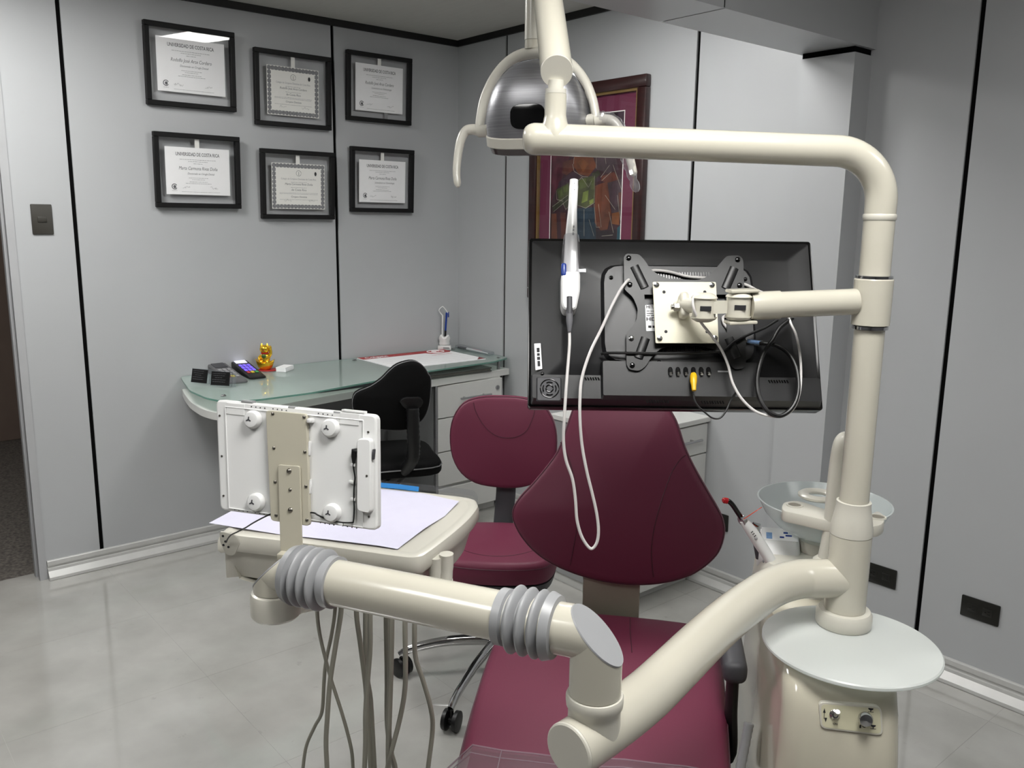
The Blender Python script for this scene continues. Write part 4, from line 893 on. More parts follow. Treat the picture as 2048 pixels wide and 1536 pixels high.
# control panel on the sloping front
c0 = U(0.140, -0.020, 0.705); nf = (A3*0.98+UP*0.17).normalized()
pf = Fr(hit(1697, 1437, U(0.134, 0, 0.70), nf), R3, UP)
pf = Fr(pf.o, R3, UP*0.98-A3*0.16)
q4 = [pf.px(*q) for q in ((1637, 1402), (1762, 1412), (1765, 1470), (1640, 1455))]
part('switch_panel', MB().add(prism(rpoly(q4, 0.010), -0.012, 0.004, 0.001), 0, pf.M), M_CREAM2, t, smooth=15)
pan = part('panel_label', MB().add(prism(rpoly(inset(ccw(q4), 0.003), 0.008), 0.0041, 0.0046), 0, pf.M), M_PANELY, t, smooth=15)
def pp(x, y): return pf.px(1600+x/8.725, 1360+y/8.725, 0.005)
a, b = pp(428, 490), pp(446, 742)
ar = MB().add(bx(a[0]-.0004, a[0]+.0004, b[1]+.006, a[1]-.006, 0.0047, 0.0051), 0, pf.M)
for (x, y), sg in ((a, 1), (b, -1)): ar.add(([(x-.0022, y-sg*.008, 0.005), (x+.0022, y-sg*.008, 0.005), (x, y, 0.005)], [(0, 1, 2)]), 0, pf.M)
part('double_arrow', ar, M_INKD, pan)
x, y = pp(605, 600)
tg = part('toggle_switch', MB().add(lathe([(0.0085, 0.0047), (0.0085, 0.0062), (0.0065, 0.008), (0.005, 0.010)], 20), 0, pf.M @ T(x, y, 0)), M_CHROME, t)
part('lever', MB().add(tube([pf.at(x, y, 0.009), pf.at(x+.001, y+.008, 0.018), pf.at(x+0.001, y+.011, 0.021)], [0.003, 0.0032, 0.004], 10)), M_STEEL, tg)
x2, y2 = pp(615, 762)
part('lettering', MB().add(text_vf('ON', 0.0046, pf.M @ T(x2, y2-.002, 0.0048), bold=0.0001)), M_INKD, pan)
x, y = pp(1115, 640)
part('valve_knob', MB().add(lathe([(0.006, 0.0047), (0.007, 0.010), (0.0115, 0.012), (0.012, 0.018), (0.010, 0.0215), (0.0001, 0.0225)], 24), 0, pf.M @ T(x, y, 0)), M_CHROME, t)
def cupmark(cx, cy, s=1.0):
    g = MB()
    g.add(([(cx-.0042*s, cy+.0032*s, .005), (cx+.0042*s, cy+.0032*s, .005), (cx+.0036*s, cy+.0008*s, .005), (cx+.001*s, cy-.0006*s, .005), (cx-.001*s, cy-.0006*s, .005), (cx-.0036*s, cy+.0008*s, .005)], [(0, 1, 2, 3, 4, 5)]), 0, pf.M)
    g.add(bx(cx-.0007, cx+.0007, cy-.0028*s, cy, .0049, .0051), 0, pf.M).add(bx(cx-.0045*s, cx+.0045*s, cy-.0036*s, cy-.0028*s, .0049, .0051), 0, pf.M)
    return g
part('bowl_symbol', cupmark(*pp(1235, 525)), M_INKD, pan); part('bowl_symbol', cupmark(*pp(1278, 818)), M_INKD, pan)
x, y = pp(1110, 800)
part('tap_symbol', MB().add(ell((0, 0, 0), (0.0036, 0.0030, 0.0004), 12, 6), 0, pf.M @ T(x+.001, y, 0.005)).add(tube([pf.at(x+.001, y+.001, .005), pf.at(x, y+.007, .005)], .0012, 5)).add(tube(cr([pf.at(x, y+.001, .005), pf.at(x-.0045, y+.001, .005), pf.at(x-.0052, y-.004, .005)], 4), .0012, 5)).add(bx(x-.003, x+.004, y+.006, y+.0075, .0048, .0052), 0, pf.M).add(bx(x+.003, x+.007, y-.0005, y+.001, .0048, .0052), 0, pf.M), M_INKD, pan)
# frosted disc lying on the cabinet round the post
solo('glass_disc', MB().add(lathe([(0.0001, 0.8052), (0.150, 0.8052), (0.1525, 0.808), (0.1525, 0.812), (0.150, 0.8142), (0.0001, 0.8142)], 72), 0, T(UO.x+.004, UO.y+.006, 0)), G_FROST, 'round frosted glass disc shelf at the foot of cream post', 'glass shelf')
# post
t = thing('unit_post', 'tall cream post with bent lamp arm above the frosted disc', 'post', (PO.x, PO.y, 0.81))
Mp = T(PO.x, PO.y, 0)
zr1, zr2 = zp(1068), zp(1002)
part('base_ring', MB().add(lathe([(0.048, 0.8147), (0.050, 0.818), (0.050, 0.838), (0.046, 0.845), (0.036, 0.846)], 40), 0, Mp), M_CREAM2, t)
part('lower_tube', MB().add(lathe([(0.0368, 0.8465), (0.0368, zr1)], 40), 0, Mp), M_CREAM, t)
part('taper_sleeve', MB().add(lathe([(0.0372, zr1+0.0010), (0.0372, zr1+0.012), (0.0330, zr1+(zr2-zr1)*.6), (0.0302, zr2-0.010), (0.0302, zr2), (0.0285, zr2+0.0005)], 40), 0, Mp), M_CREAM2, t)
zc = zp(441)
part('pole', MB().add(lathe([(0.0257, zr2+0.0010), (0.0257, zc)], 36), 0, Mp), M_CREAM, t)
part('collar', MB().add(lathe([(0.0262, zc+0.0002), (0.0274, zc+0.002), (0.0274, zc+0.009), (0.0262, zc+0.011)], 36), 0, Mp), M_CREAM2, t)
aL = P(1045, 277, 1.450); ZA = zp(303)
ad = Vector((aL.x-PO.x, aL.y-PO.y, 0)).normalized(); Rb = 0.085
pts = [Vector((PO.x, PO.y, zc+0.011))]+[Vector((PO.x, PO.y, ZA-Rb))+ad*(Rb*(1-math.cos(rad(a))))+UP*(Rb*math.sin(rad(a))) for a in range(0, 91, 6)]
k0_ = len(pts); er = []
ad2 = (aL-pts[-1]).normalized()
for a in range(0, 91, 10): pts.append(aL-ad2*(0.022*(1-math.sin(rad(a))))); er.append(max(0.0262*math.cos(rad(a))**0.6, 0.004))
part('lamp_arm', MB().add(tube(pts, [0.0258]+[0.0262]*(k0_-1)+er, 32)), M_CREAM, t)
# stub with joint
sb = PO+ad*((P(1110, 250, 1.450)-PO).dot(ad)); ZS = aL.z; sb.z = ZS; ZA = ZS
stub = part('stub', MB().add(lathe([(0.0262, ZA+0.002), (0.0245, ZA+0.018), (0.0205, ZA+0.027), (0.0182, ZA+0.038), (0.0182, ZA+0.072)], 32), 0, T(sb.x, sb.y, 0)), M_CREAM, t)
part('stub_collar', MB().add(lathe([(0.0176, ZA+0.0725), (0.0176, ZA+0.080), (0.0130, ZA+0.0805), (0.0130, ZA+0.094)], 32), 0, T(sb.x, sb.y, 0)), M_CREAM2, t)

# ================================================================== OPERATING LAMP
jc = Vector((sb.x, sb.y, ZA+0.115)); topE = P(1067, -250, 1.92)
t = thing('operating_lamp', 'dental operating lamp with brushed metal head and cream yoke', 'lamp', tuple(jc))
sd = (topE-jc).normalized(); hn = Vector((-CF.x, -CF.y, 0)).normalized()
nc = (hn-UP*0.55).normalized(); jb = jc-sd*0.012
part('spring_arm', MB().add(tube([jb, jc+sd*0.1, jc+sd*0.25, topE], [0.0270, 0.0268, 0.026, 0.025], 36, na=nc)), M_CREAM, t)
_u, _v = perp(sd); _rg = []
for j in range(40):
    a = 2*math.pi*j/40; o_ = _u*math.cos(a)*0.0270+_v*math.sin(a)*0.0270; _rg.append(o_-sd*(o_.dot(nc)/sd.dot(nc)))
part('arm_end_cap', MB().add(([tuple(jb+o_+nc*0.0003) for o_ in _rg]+[tuple(jb+o_*0.97+nc*0.002) for o_ in _rg], [(i, (i+1) % 40, 40+(i+1) % 40, 40+i) for i in range(40)]+[tuple(range(40, 80))])), M_CREAM2, t)
part('arm_head', MB().add(ell(tuple(topE), (0.028, 0.028, 0.028))), M_CREAM, t)
yT = P(1066, 103, 1.76)
hx = Vector((yT.x, yT.y, 0))
part('drop_tube', MB().add(tube([topE, Vector((yT.x, yT.y, topE.z-0.06)), yT+UP*0.022], [0.017, 0.0175, 0.0178], 28)), M_CREAM2, t)
part('drop_collar', MB().add(tube([yT+UP*0.0215, yT+UP*0.004], [0.0172, 0.0172], 28)), M_CREAM, t)
yl = [(959, 262, 1.83), (961, 238, 1.83), (971, 195, 1.825), (993, 152, 1.81), (1026, 119, 1.785), (1066, 106, 1.76), (1107, 110, 1.735), (1144, 131, 1.715), (1170, 163, 1.70), (1186, 202, 1.69), (1193, 242, 1.685)]
yp = cr([P(*q) for q in yl], 6); k = len(yp)
yoke = part('yoke', MB().add(tube(yp, [0.0128-0.0028*abs(i-k/2)/(k/2)+0.002*(1-abs(i-k/2)/(k/2)) for i in range(k)], 16, asp=0.8)), M_CREAM2, t)
lc = P(1081, 262, 1.755); lx = (P(1193, 246, 1.72)-P(959, 262, 1.80)); lx.z *= 0.3; lx.normalize()
hf = Fr(lc+UP*0.001, lx, UP.cross(lx)); Mh = hf.M       # x across, y back, z up
Mh = Mh @ Matrix.Rotation(rad(17), 4, 'X')
V = []; F = []; n = 48; lv = 14; HH = 0.136
for i in range(lv+1):
    z = HH*math.sin(math.pi/2*i/lv); s_ = max(0.0, 1-(z/HH)**2.25)**(1/2.25)
    s_ = max(s_, 0.02)
    for j in range(n):
        a = 2*math.pi*j/n; ca, sa = math.cos(a), math.sin(a); e = 2/2.9
        V.append((0.107*s_*math.copysign(abs(ca)**e, ca), 0.082*s_*math.copysign(abs(sa)**e, sa), z))
for i in range(lv):
    for j in range(n): F.append((i*n+j, i*n+(j+1) % n, (i+1)*n+(j+1) % n, (i+1)*n+j))
F.append(tuple(range(lv*n, (lv+1)*n))); F.append(tuple(range(n-1, -1, -1)))
head = part('lamp_head', MB().add((V, F), 0, Mh), M_HOUS, t, smooth=50)
ro = [(0.107*math.copysign(abs(math.cos(2*math.pi*j/n))**(2/2.9), math.cos(2*math.pi*j/n)), 0.082*math.copysign(abs(math.sin(2*math.pi*j/n))**(2/2.9), math.sin(2*math.pi*j/n))) for j in range(n)]
part('head_band', MB().add(rings(ro, [(0.002, -0.0205), (-0.002, -0.018), (-0.002, 0.0), (0.0015, 0.0035)], True, False), 0, Mh), M_CREAM2, head)
part('front_lens', MB().add(rings(ro, [(0.014, -0.036), (0.006, -0.033), (0.003, -0.0208)]), 0, Mh), mat('smoked_lens', (66, 56, 58), 0.12, noise=0.05, coat=0.4), head)
part('edge_trim', MB().add(tube([Mh @ Vector((0.1078*math.copysign(abs(math.cos(rad(a)))**(2/2.25), math.cos(rad(a))), 0.0, 0.1368*abs(math.sin(rad(a)))**(2/2.25))) for a in range(0, 181, 5)], 0.0022, 8)), M_CHROME, head)
vo = [(0.034*math.copysign(abs(math.cos(rad(a)))**.6, math.cos(rad(a))), 0.030*math.copysign(abs(math.sin(rad(a)))**.6, math.sin(rad(a)))) for a in range(0, 360, 12)]
part('rear_vent', MB().add(prism([(x*1.05, y*.8) for x, y in vo], -0.006, 0.004, 0.001), 0, Mh @ T(0.0, -0.0760, 0.042) @ Matrix.Rotation(rad(78), 4, 'X')), M_BLACKG, head)
for q, l_ in ((0, ((958, 262, 1.832), (978, 262, 1.82))), (1, ((1193, 240, 1.685), (1178, 242, 1.695)))):
    part('pivot', MB().add(tube([P(*l_[0]), P(*l_[1])], 0.013, 18)), M_CREAM2, t)
hl = cr([P(*q) for q in ((962, 262, 1.832), (946, 259, 1.838), (932, 262, 1.842), (922, 280, 1.845), (916, 310, 1.845), (913, 345, 1.843), (916, 374, 1.84))], 6); k = len(hl)
part('handle', MB().add(tube(hl, [(0.012-0.0045*i/(k-1))*(1 if i < k-2 else (0.82 if i == k-2 else 0.45)) for i in range(k)], 16)), M_CREAM2, t)
hr = cr([P(*q) for q in ((1190, 243, 1.685), (1208, 240, 1.68), (1226, 244, 1.675), (1240, 262, 1.672), (1252, 292, 1.67), (1262, 325, 1.67), (1268, 352, 1.67))], 6)
hR = part('handle', MB().add(tube(hr, [(0.012-0.0045*i/(k-1))*(1 if i < k-2 else (0.82 if i == k-2 else 0.45)) for i in range(k)], 16)), M_CREAM2, t)
# plastic sleeve on the right handle
bp_ = cr([P(*q) for q in ((1197, 232, 1.683), (1212, 236, 1.678), (1230, 248, 1.674), (1243, 275, 1.672), (1253, 310, 1.67), (1262, 345, 1.67), (1274, 384, 1.668))], 6); k = len(bp_)
rr = [0.012+0.010*math.sin(math.pi*min(1, i/(k-1)*1.15))+0.002*math.sin(i*2.3) for i in range(k)]; rr[-1] = 0.004
part('plastic_sleeve', MB().add(tube(bp_, rr, 9, asp=0.7, caps=False)), G_FILM, hR, smooth=12)

# ================================================================== SPITTOON BOWL + CUP FILLER + HOLDER
bc = Vector((-0.900, 1.628, 0))
t = thing('spittoon_bowl', 'frosted glass spittoon bowl behind the cream post', 'bowl', (bc.x, bc.y, 0.868))
part('pedestal', MB().add(lathe([(0.048, 0.8685), (0.047, 0.892), (0.040, 0.897)], 32), 0, T(bc.x, bc.y, 0)), M_CREAM2, t)
prof = [(0.030, 0.8975), (0.060, 0.903), (0.095, 0.922), (0.120, 0.948), (0.134, 0.975), (0.136, 0.9775), (0.1325, 0.978), (0.116, 0.952), (0.092, 0.928), (0.058, 0.910), (0.0001, 0.904)]
part('glass', MB().add(lathe(prof, 64), 0, T(bc.x, bc.y, 0)), G_BOWL, t, smooth=60)
cf = thing('cup_filler', 'curved cream cup filler spout beside the post', 'spout', tuple(Vector((PO.x-0.075, PO.y+0.075, 0.868))))
fb = P(1655, 1110, 1.62)
sp = cr([P(1650, 1130, 1.70), P(1662, 1060, 1.685), P(1668, 980, 1.665), P(1674, 920, 1.645), P(1680, 886, 1.63), P(1690, 874, 1.63), P(1700, 882, 1.64)], 6)
part('spout', MB().add(tube(sp, [0.0165-0.007*i/(len(sp)-1) for i in range(len(sp))], 16)), M_CREAM2, cf)
part('spout_base', MB().add(lathe([(0.026, 0.868), (0.024, 0.90), (0.018, 0.905)], 24), 0, T(sp[0].x, sp[0].y, 0)), M_CREAM2, cf)
ho = PZ(1640, 1020, 0.985); hz = 0.985
t = thing('instrument_holder', 'cream instrument holder bracket with ring openings by the post', 'holder', (PO.x-.04, PO.y+.04, hz))
o = [PZ(*q, hz).xy for q in ((1564, 1016), (1566, 1006), (1577, 1002), (1594, 1001), (1615, 1006), (1645, 1016), (1672, 1024), (1690, 1030), (1715, 1032), (1738, 1030), (1752, 1022), (1764, 1026), (1769, 1036), (1766, 1046), (1748, 1052), (1700, 1052), (1660, 1042), (1600, 1028), (1572, 1022))]
part('plate', MB().add(prism(cr2([tuple(q) for q in o], 3), hz-0.024, hz, 0.003)), M_CREAM2, t)
for q in ((1589, 1011), (1755, 1035)):
    c_ = PZ(*q, hz); part('ring_opening', MB().add(lathe([(0.0130, 0.0002), (0.0134, 0.0026), (0.0160, 0.0026), (0.0168, 0.0002)], 28), 0, T(c_.x, c_.y, hz)), [M_CREAM2], t)
    part('ring_hole', MB().add(lathe([(0.0128, 0.0002), (0.0126, 0.0012), (0.0001, 0.0013)], 28), 0, T(c_.x, c_.y, hz)), mat('holder_recess', (122, 117, 106), 0.5, noise=0.05), t)
cc = PZ(1636, 1000, hz)
part('cup_clip', MB().add(tube([Vector((cc.x+0.030*math.cos(rad(a)), cc.y+0.030*math.sin(rad(a)), hz+0.010)) for a in range(60, 331, 10)], 0.006, 10, asp=1.9, up=(0, 0, 1))), M_CREAM2, t)

# ================================================================== CURING LIGHT + BASE
q0 = P(1555, 1085, 1.80)
t = thing('curing_light_charger', 'small white box with blue markings behind the boom', 'charger', tuple(q0-UP*0.06))
bfm = Fr(P(1560, 1080, 1.82), R3, UP*0.75-A3*0.66)
part('body', MB().add(rbox((0.0, -0.01, -0.035), (0.084, 0.078, 0.07), 0.012, 3), 0, bfm.M), M_WHITEP, t)
part('label', MB().add(rbox((0.0, 0.012, 0.0007), (0.074, 0.028, 0.001), 0.0004, 1), 0, bfm.M), M_PAPER, t)
mk = MB()
for dx, dy in ((0.004, 0.006), (0.016, 0.010), (0.012, 0.016), (0.024, 0.018), (0.020, 0.010), (0.030, 0.020)): mk.add(box((dx, dy, 0.0014), (0.009, 0.0035, 0.0004)), 0, bfm.M)
part('blue_mark', mk, M_BLUED, t); part('light_blue_mark', MB().add(box((-0.022, 0.008, 0.0014), (0.012, 0.014, 0.0004)), 0, bfm.M), M_LBLUE, t)
for i in range(3): part('button', MB().add(ell((-0.034, -0.026-0.012*i, 0.001), (0.004, 0.004, 0.003), 10, 6), 0, bfm.M), M_KEY, t)
part('bracket', MB().add(tube([q0-R3*0.0-UP*0.05, q0-UP*0.13, U(-0.30, -0.11, 0.84)], 0.012, 10)), M_CREAM2, t)
t = thing('curing_light', 'white curing light wand with black tip and orange shield', 'curing light', tuple(P(1540, 1110, 1.80)))
wa, wb, wc_, = P(1545, 1128, 1.79), P(1518, 1085, 1.785), P(1490, 1045, 1.775)
part('body', MB().add(tube([wa, P(1532, 1106, 1.787), wb, P(1504, 1064, 1.78), wc_, P(1486, 1040, 1.774)], [0.0115, 0.012, 0.0125, 0.012, 0.0095, 0.008], 18)), M_WHITEP, t)
part('tip', MB().add(tube(cr([P(1486, 1040, 1.774), P(1476, 1026, 1.77), P(1466, 1011, 1.768), P(1458, 1003, 1.767), P(1451, 1001, 1.766)], 5), 0.0052, 12)), M_BLACKG, t)
part('tip_cap', MB().add(tube(cr([P(1455, 1002, 1.7665), P(1450, 1001, 1.766), P(1445, 1002, 1.765)], 4), [0.0064]*6+[0.006, 0.005, 0.003], 12)), M_REDP, t)
sc0, sc1 = P(1480, 1043, 1.77), P(1524, 1014, 1.79)
shd = Fr((sc0+sc1)/2, sc1-sc0, ray(1502, 1028))
part('shield', MB().add(prism(rrect(-0.027, -0.020, 0.027, 0.020, 0.018), -0.0008, 0.0008), 0, shd.M), M_ORANGE, t)
part('shield_ring', MB().add(tube([P(1482, 1043, 1.772), P(1488, 1039, 1.775)], 0.0105, 16)), M_STEEL, t)
for i in range(6): part('indicator', MB().add(ell(tuple(P(1505+(i % 3)*3-(i//3)*2, 1063+(i % 3)*4+(i//3)*2, 1.7672)), (0.0012,)*3, 8, 5)), M_INKD, t)
part('power_button', MB().add(ell(tuple(P(1512, 1077, 1.7715)), (0.0035,)*3, 12, 8)), M_KEY, t)
q = P(1512, 1062, 1.83)
t = thing('syringe', 'chrome air water syringe hanging behind the curing light', 'dental tool', tuple(q-UP*0.05))
part('body', MB().add(tube([q-UP*0.06+R3*.012, q-UP*0.02+R3*.004, q], [0.009, 0.010, 0.008], 14)), M_DGREY, t)
part('nozzle', MB().add(tube([q, q+UP*0.012, q+UP*0.016-R3*0.008], [0.009, 0.010, 0.004], 14)), M_CHROME, t)

# ================================================================== DELIVERY ARM (boom, elbow joints, bellows arm)
ZB = zp(1157)
t = thing('delivery_arm', 'cream jointed delivery arm with grey ribbed bellows', 'support arm', (PO.x, PO.y, ZB-0.03))
bpts = [Vector((PO.x, PO.y, ZB))+Vector((0.0, 0.0, 0.0))]+[PZ(*q, ZB) for q in ((1640, 1157), (1600, 1158), (1550, 1172), (1500, 1203), (1450, 1242), (1400, 1288), (1350, 1337), (1300, 1385), (1250, 1425), (1200, 1460))]+[PZ(1140, 1500, ZB)]
bp2 = cr(bpts, 5)
boom = part('boom', MB().add(tube(bp2, 0.0355, 36)), M_CREAM, t)
e = bp2[-1]; ed = (bp2[-1]-bp2[-2]).normalized()
part('boom_end_cap', MB().add(tube([e+ed*0.0004, e+ed*0.003, e+ed*0.0045], [0.0356, 0.0350, 0.033], 36)), M_CREAM2, t)
_c = PZ(1187, 1470, ZB); Qr = Vector((_c.x, _c.y, zline(_c, 1271))); Ql = P(549, 1140, 1.262)
cx = Vector((Qr.x, Qr.y, 0)); av = (Ql-Qr).normalized()
zr = zline(_c, 1399)
part('elbow_socket', MB().add(lathe([(0.0340, ZB+0.004), (0.0335, ZB+0.030), (0.0335, zr-0.010), (0.0362, zr-0.006), (0.0368, zr), (0.0368, zr+0.006), (0.0355, zr+0.009), (0.0325, zr+0.0095)], 40), 0, T(cx.x, cx.y, 0)), M_CREAM2, t)
nrm = (UP-av).normalized()
part('elbow_column', MB().add(tube([Vector((cx.x, cx.y, zr+0.0104)), Vector((cx.x, cx.y, Qr.z))], 0.0332, 40, nb=nrm)), M_CREAM, t)
l0 = (Ql-Qr).length
part('elbow_branch', MB().add(tube([Qr, Qr+av*0.085], 0.0332, 40, na=nrm)), M_CREAM, t)
def ellcap(Q, ax, n_, r, off):
    u, v = perp(ax); Vv = []
    for j in range(40):
        a = 2*math.pi*j/40; o_ = u*math.cos(a)*r+v*math.sin(a)*r; o_ = o_-ax*(o_.dot(n_)/ax.dot(n_)); Vv.append(o_)
    return Vv
ring = ellcap(Qr, UP, nrm, 0.0334, 0)
def capmesh(Q, ring, n_):
    V = [tuple(Q+o_*1.0+n_*0.0003) for o_ in ring]+[tuple(Q+o_*0.98+n_*0.0022) for o_ in ring]; k = len(ring)
    return V, [(i, (i+1) % k, k+(i+1) % k, k+i) for i in range(k)]+[tuple(range(k, 2*k))]
part('elbow_cap', MB().add(capmesh(Qr, ring, nrm)), M_GREYR, t)
def bellows(c, d, L_, rin, ro, fl):
    M = axisM(c-d*L_/2, d); pr = [(rin, 0), (fl[0], 0.001), (fl[0], 0.012), (rin*1.08, 0.0145)]; n = 3; z = 0.0165; st_ = (L_-0.033)/n
    for i in range(n):
        for a in range(0, 181, 20): pr.append((rin*1.08+(ro-rin*1.08)*math.sin(rad(a)), z+st_*(a/180)*0.92))
        z += st_
    pr += [(rin*1.1, z), (ro*.99, z+0.003), (fl[1], L_-0.002), (rin, L_)]
    return lathe(pr, 48, M)
def along(k): return Qr+av*k
def kpx(x):
    a, b = 0.0, l0
    for _ in range(40):
        m = (a+b)/2
        if proj(Qr+av*m)[0] > x: a = m
        else: b = m
    return a
k1 = kpx(1063); k2 = kpx(628)
part('bellows', MB().add(bellows(along(k1+0.004), -av, 0.082, 0.030, 0.0445, (0.037, 0.040))), M_GREYR, t, smooth=50)
part('bellows', MB().add(bellows(along(k2), av, 0.078, 0.030, 0.0445, (0.037, 0.041))), M_GREYR, t, smooth=50)
part('arm_tube', MB().add(tube([along(k1+0.03), along((k1+k2)/2), along(k2-0.03)], 0.0325, 40)), M_CREAM, t)
nl = (UP+av).normalized()
part('wrist_branch', MB().add(tube([along(k2+0.03), Ql], 0.0315, 40, nb=nl)), M_CREAM, t)
zl = Ql.z-0.047
part('wrist_column', MB().add(tube([Ql, Vector((Ql.x, Ql.y, zl+0.017))], 0.0315, 40, na=nl)), M_CREAM, t)
ring = ellcap(Ql, UP, nl, 0.0317, 0)
part('wrist_cap', MB().add(capmesh(Ql, ring, nl)), M_GREYR, t)
part('wrist_socket', MB().add(lathe([(0.0001, zl-0.024), (0.033, zl-0.024), (0.0365, zl-0.020), (0.0365, zl+0.008), (0.0345, zl+0.014), (0.030, zl+0.0165)], 40), 0, T(Ql.x, Ql.y, 0)), M_CREAM2, t)

# ================================================================== INSTRUMENT TRAY UNIT
ZT = 0.970
DELIV = t
tp = [(442, 1062), (470, 1070), (560, 1080), (640, 1090), (720, 1101), (790, 1111), (822, 1114), (845, 1111), (866, 1098), (900, 1072), (935, 1042), (955, 1018), (957, 1006), (940, 994), (850, 983), (760, 973)]
to = [tuple(PZ(*q, ZT).xy) for q in tp]
ex = (Vector((*to[0], 0))-Vector((*to[5], 0))).normalized()
bk_ = Vector((*to[-1], 0))+ex*0.16; fl_ = Vector((*to[0], 0)); bl = fl_+(bk_-(Vector((*to[-1], 0))+ex*0.0))*0+Vector((bk_.x-fl_.x, bk_.y-fl_.y, 0))*0.98
to_full = cr2(to+[(bk_.x, bk_.y), (bk_.x+ex.x*0.03-0.012, bk_.y+ex.y*0.03-0.02)], 3)
tc = sum((Vector((*q, 0)) for q in to_full), Vector())/len(to_full)
t = thing('instrument_tray_unit', 'cream instrument tray unit with hanging grey hoses', 'tray unit', (tc.x, tc.y, ZT-0.09))
part('tray_support', MB().add(tube(cr([Vector((Ql.x, Ql.y, zl-0.012)), Vector((Ql.x, Ql.y, zl-0.012))*0.6+Vector((tc.x, tc.y, ZT-0.128))*0.4, Vector((tc.x, tc.y, ZT-0.128))], 6), 0.019, 18)).add(cyl((tc.x, tc.y, ZT-0.135), (tc.x, tc.y, ZT-0.1055), 0.03)), M_CREAM, DELIV)
Vr = rings(to_full, [(0.060, ZT-0.105), (0.030, ZT-0.095), (0.018, ZT-0.055), (0.0155, ZT-0.036)])
part('tray_base', MB().add(Vr), M_CREAM2, t, smooth=50)
Vr = rings(to_full, [(0.014, ZT-0.0355), (0.004, ZT-0.034), (0.0, ZT-0.026), (0.0005, ZT-0.010), (0.003, ZT-0.002), (0.008, ZT), (0.018, ZT-0.001), (0.022, ZT-0.0022), (0.024, ZT-0.0024)])
part('tray_rim', MB().add(Vr), M_CREAM2, t, smooth=50)
# clear guard at the rear edge
gd = cr([PZ(*q, ZT+0.002) for q in ((757, 972), (850, 981), (935, 990), (953, 1000), (955, 1012))], 4)
V = []; F = []
for i, q in enumerate(gd): V += [tuple(q), tuple(q+UP*0.013)]
for i in range(len(gd)-1): F.append((2*i, 2*i+2, 2*i+3, 2*i+1))
part('clear_guard', (V, F), G_PLAST, t)
# side handpiece holder
for q in ((872, 1150), (893, 1144)):
    h0 = P(*q, 1.56); part('holder_prong', MB().add(tube(cr([h0+UP*0.035, h0+UP*0.01, h0-UP*0.02+A3*0.006, h0-UP*0.035+A3*0.012], 4), [0.013]*5+[0.012]*8, 14)), M_CREAM2, t)
part('holder_bar', MB().add(tube([P(858, 1166, 1.55), P(903, 1164, 1.565)], 0.010, 16)), M_CREAM2, t)
# side bracket plate with screw holes at the far left
sp_ = Fr(P(452, 1085, 1.50), R3, UP)
part('side_plate', MB().add(prism(rpoly([sp_.px(*q) for q in ((438, 1062), (470, 1070), (480, 1085), (468, 1112), (452, 1110), (440, 1085))], 0.006), -0.004, 0.0, 0.001), 0, sp_.M), M_CREAM2, t)
for q in ((446, 1072), (451, 1083), (447, 1090), (457, 1094)): part('screw_hole', MB().add(cyl(sp_.at(*sp_.px(*q), -0.001), sp_.at(*sp_.px(*q), 0.0006), 0.0022, n=10)), M_INKD, t)
# hanging hoses
HS = {'A': [(634, 1219), (639, 1266), (652, 1322), (665, 1368), (685, 1430), (702, 1495), (706, 1536)],
      'B': [(670, 1220), (663, 1270), (652, 1322), (648, 1364), (644, 1423), (630, 1452), (613, 1491), (606, 1536)],
      'C': [(682, 1222), (670, 1298), (660, 1364), (655, 1430), (652, 1484), (654, 1536)],
      'D': [(713, 1229), (720, 1283), (729, 1353), (733, 1397), (737, 1462), (741, 1536)],
      'E': [(731, 1233), (731, 1309), (734, 1353), (741, 1397), (745, 1462), (749, 1536)],
      'F': [(740, 1234), (740, 1298), (735, 1364), (731, 1430), (731, 1484), (729, 1536)],
      'G': [(773, 1243), (775, 1350), (775, 1440), (781, 1500), (790, 1536)],
      'K': [(783, 1246), (781, 1350), (778, 1440), (777, 1490), (777, 1536)],
      'H': [(810, 1252), (811, 1331), (809, 1386), (799, 1441), (783, 1502), (775, 1536)],
      'I': [(829, 1257), (831, 1314), (847, 1364), (862, 1419), (865, 1462), (856, 1536)]}
HD = {'A': 1.475, 'B': 1.500, 'C': 1.455, 'D': 1.48, 'E': 1.505, 'F': 1.46, 'G': 1.50, 'K': 1.48, 'H': 1.455, 'I': 1.50}
def strand(k): 
    d = HD[k]; p_ = HS[k]; return [P(p_[0][0], 1165, d-0.01)]+[P(x, y, d+0.02*i) for i, (x, y) in enumerate(p_)]+[P(p_[-1][0]+(p_[-1][0]-p_[-2][0])*.6, 1590, d+0.02*len(p_))]
for a, b, r in (('A', 'B', 0.0033), ('C', 'F', 0.0044), ('D', 'E', 0.0044), ('G', 'K', 0.0052), ('H', 'I', 0.0044)):
    sa, sb_ = strand(a), strand(b); mid = (sa[-1]+sb_[-1])/2-UP*0.09
    part('hose', MB().add(tube(cr(sa+[mid]+sb_[::-1], 6), r, 10)), M_HOSE, t)
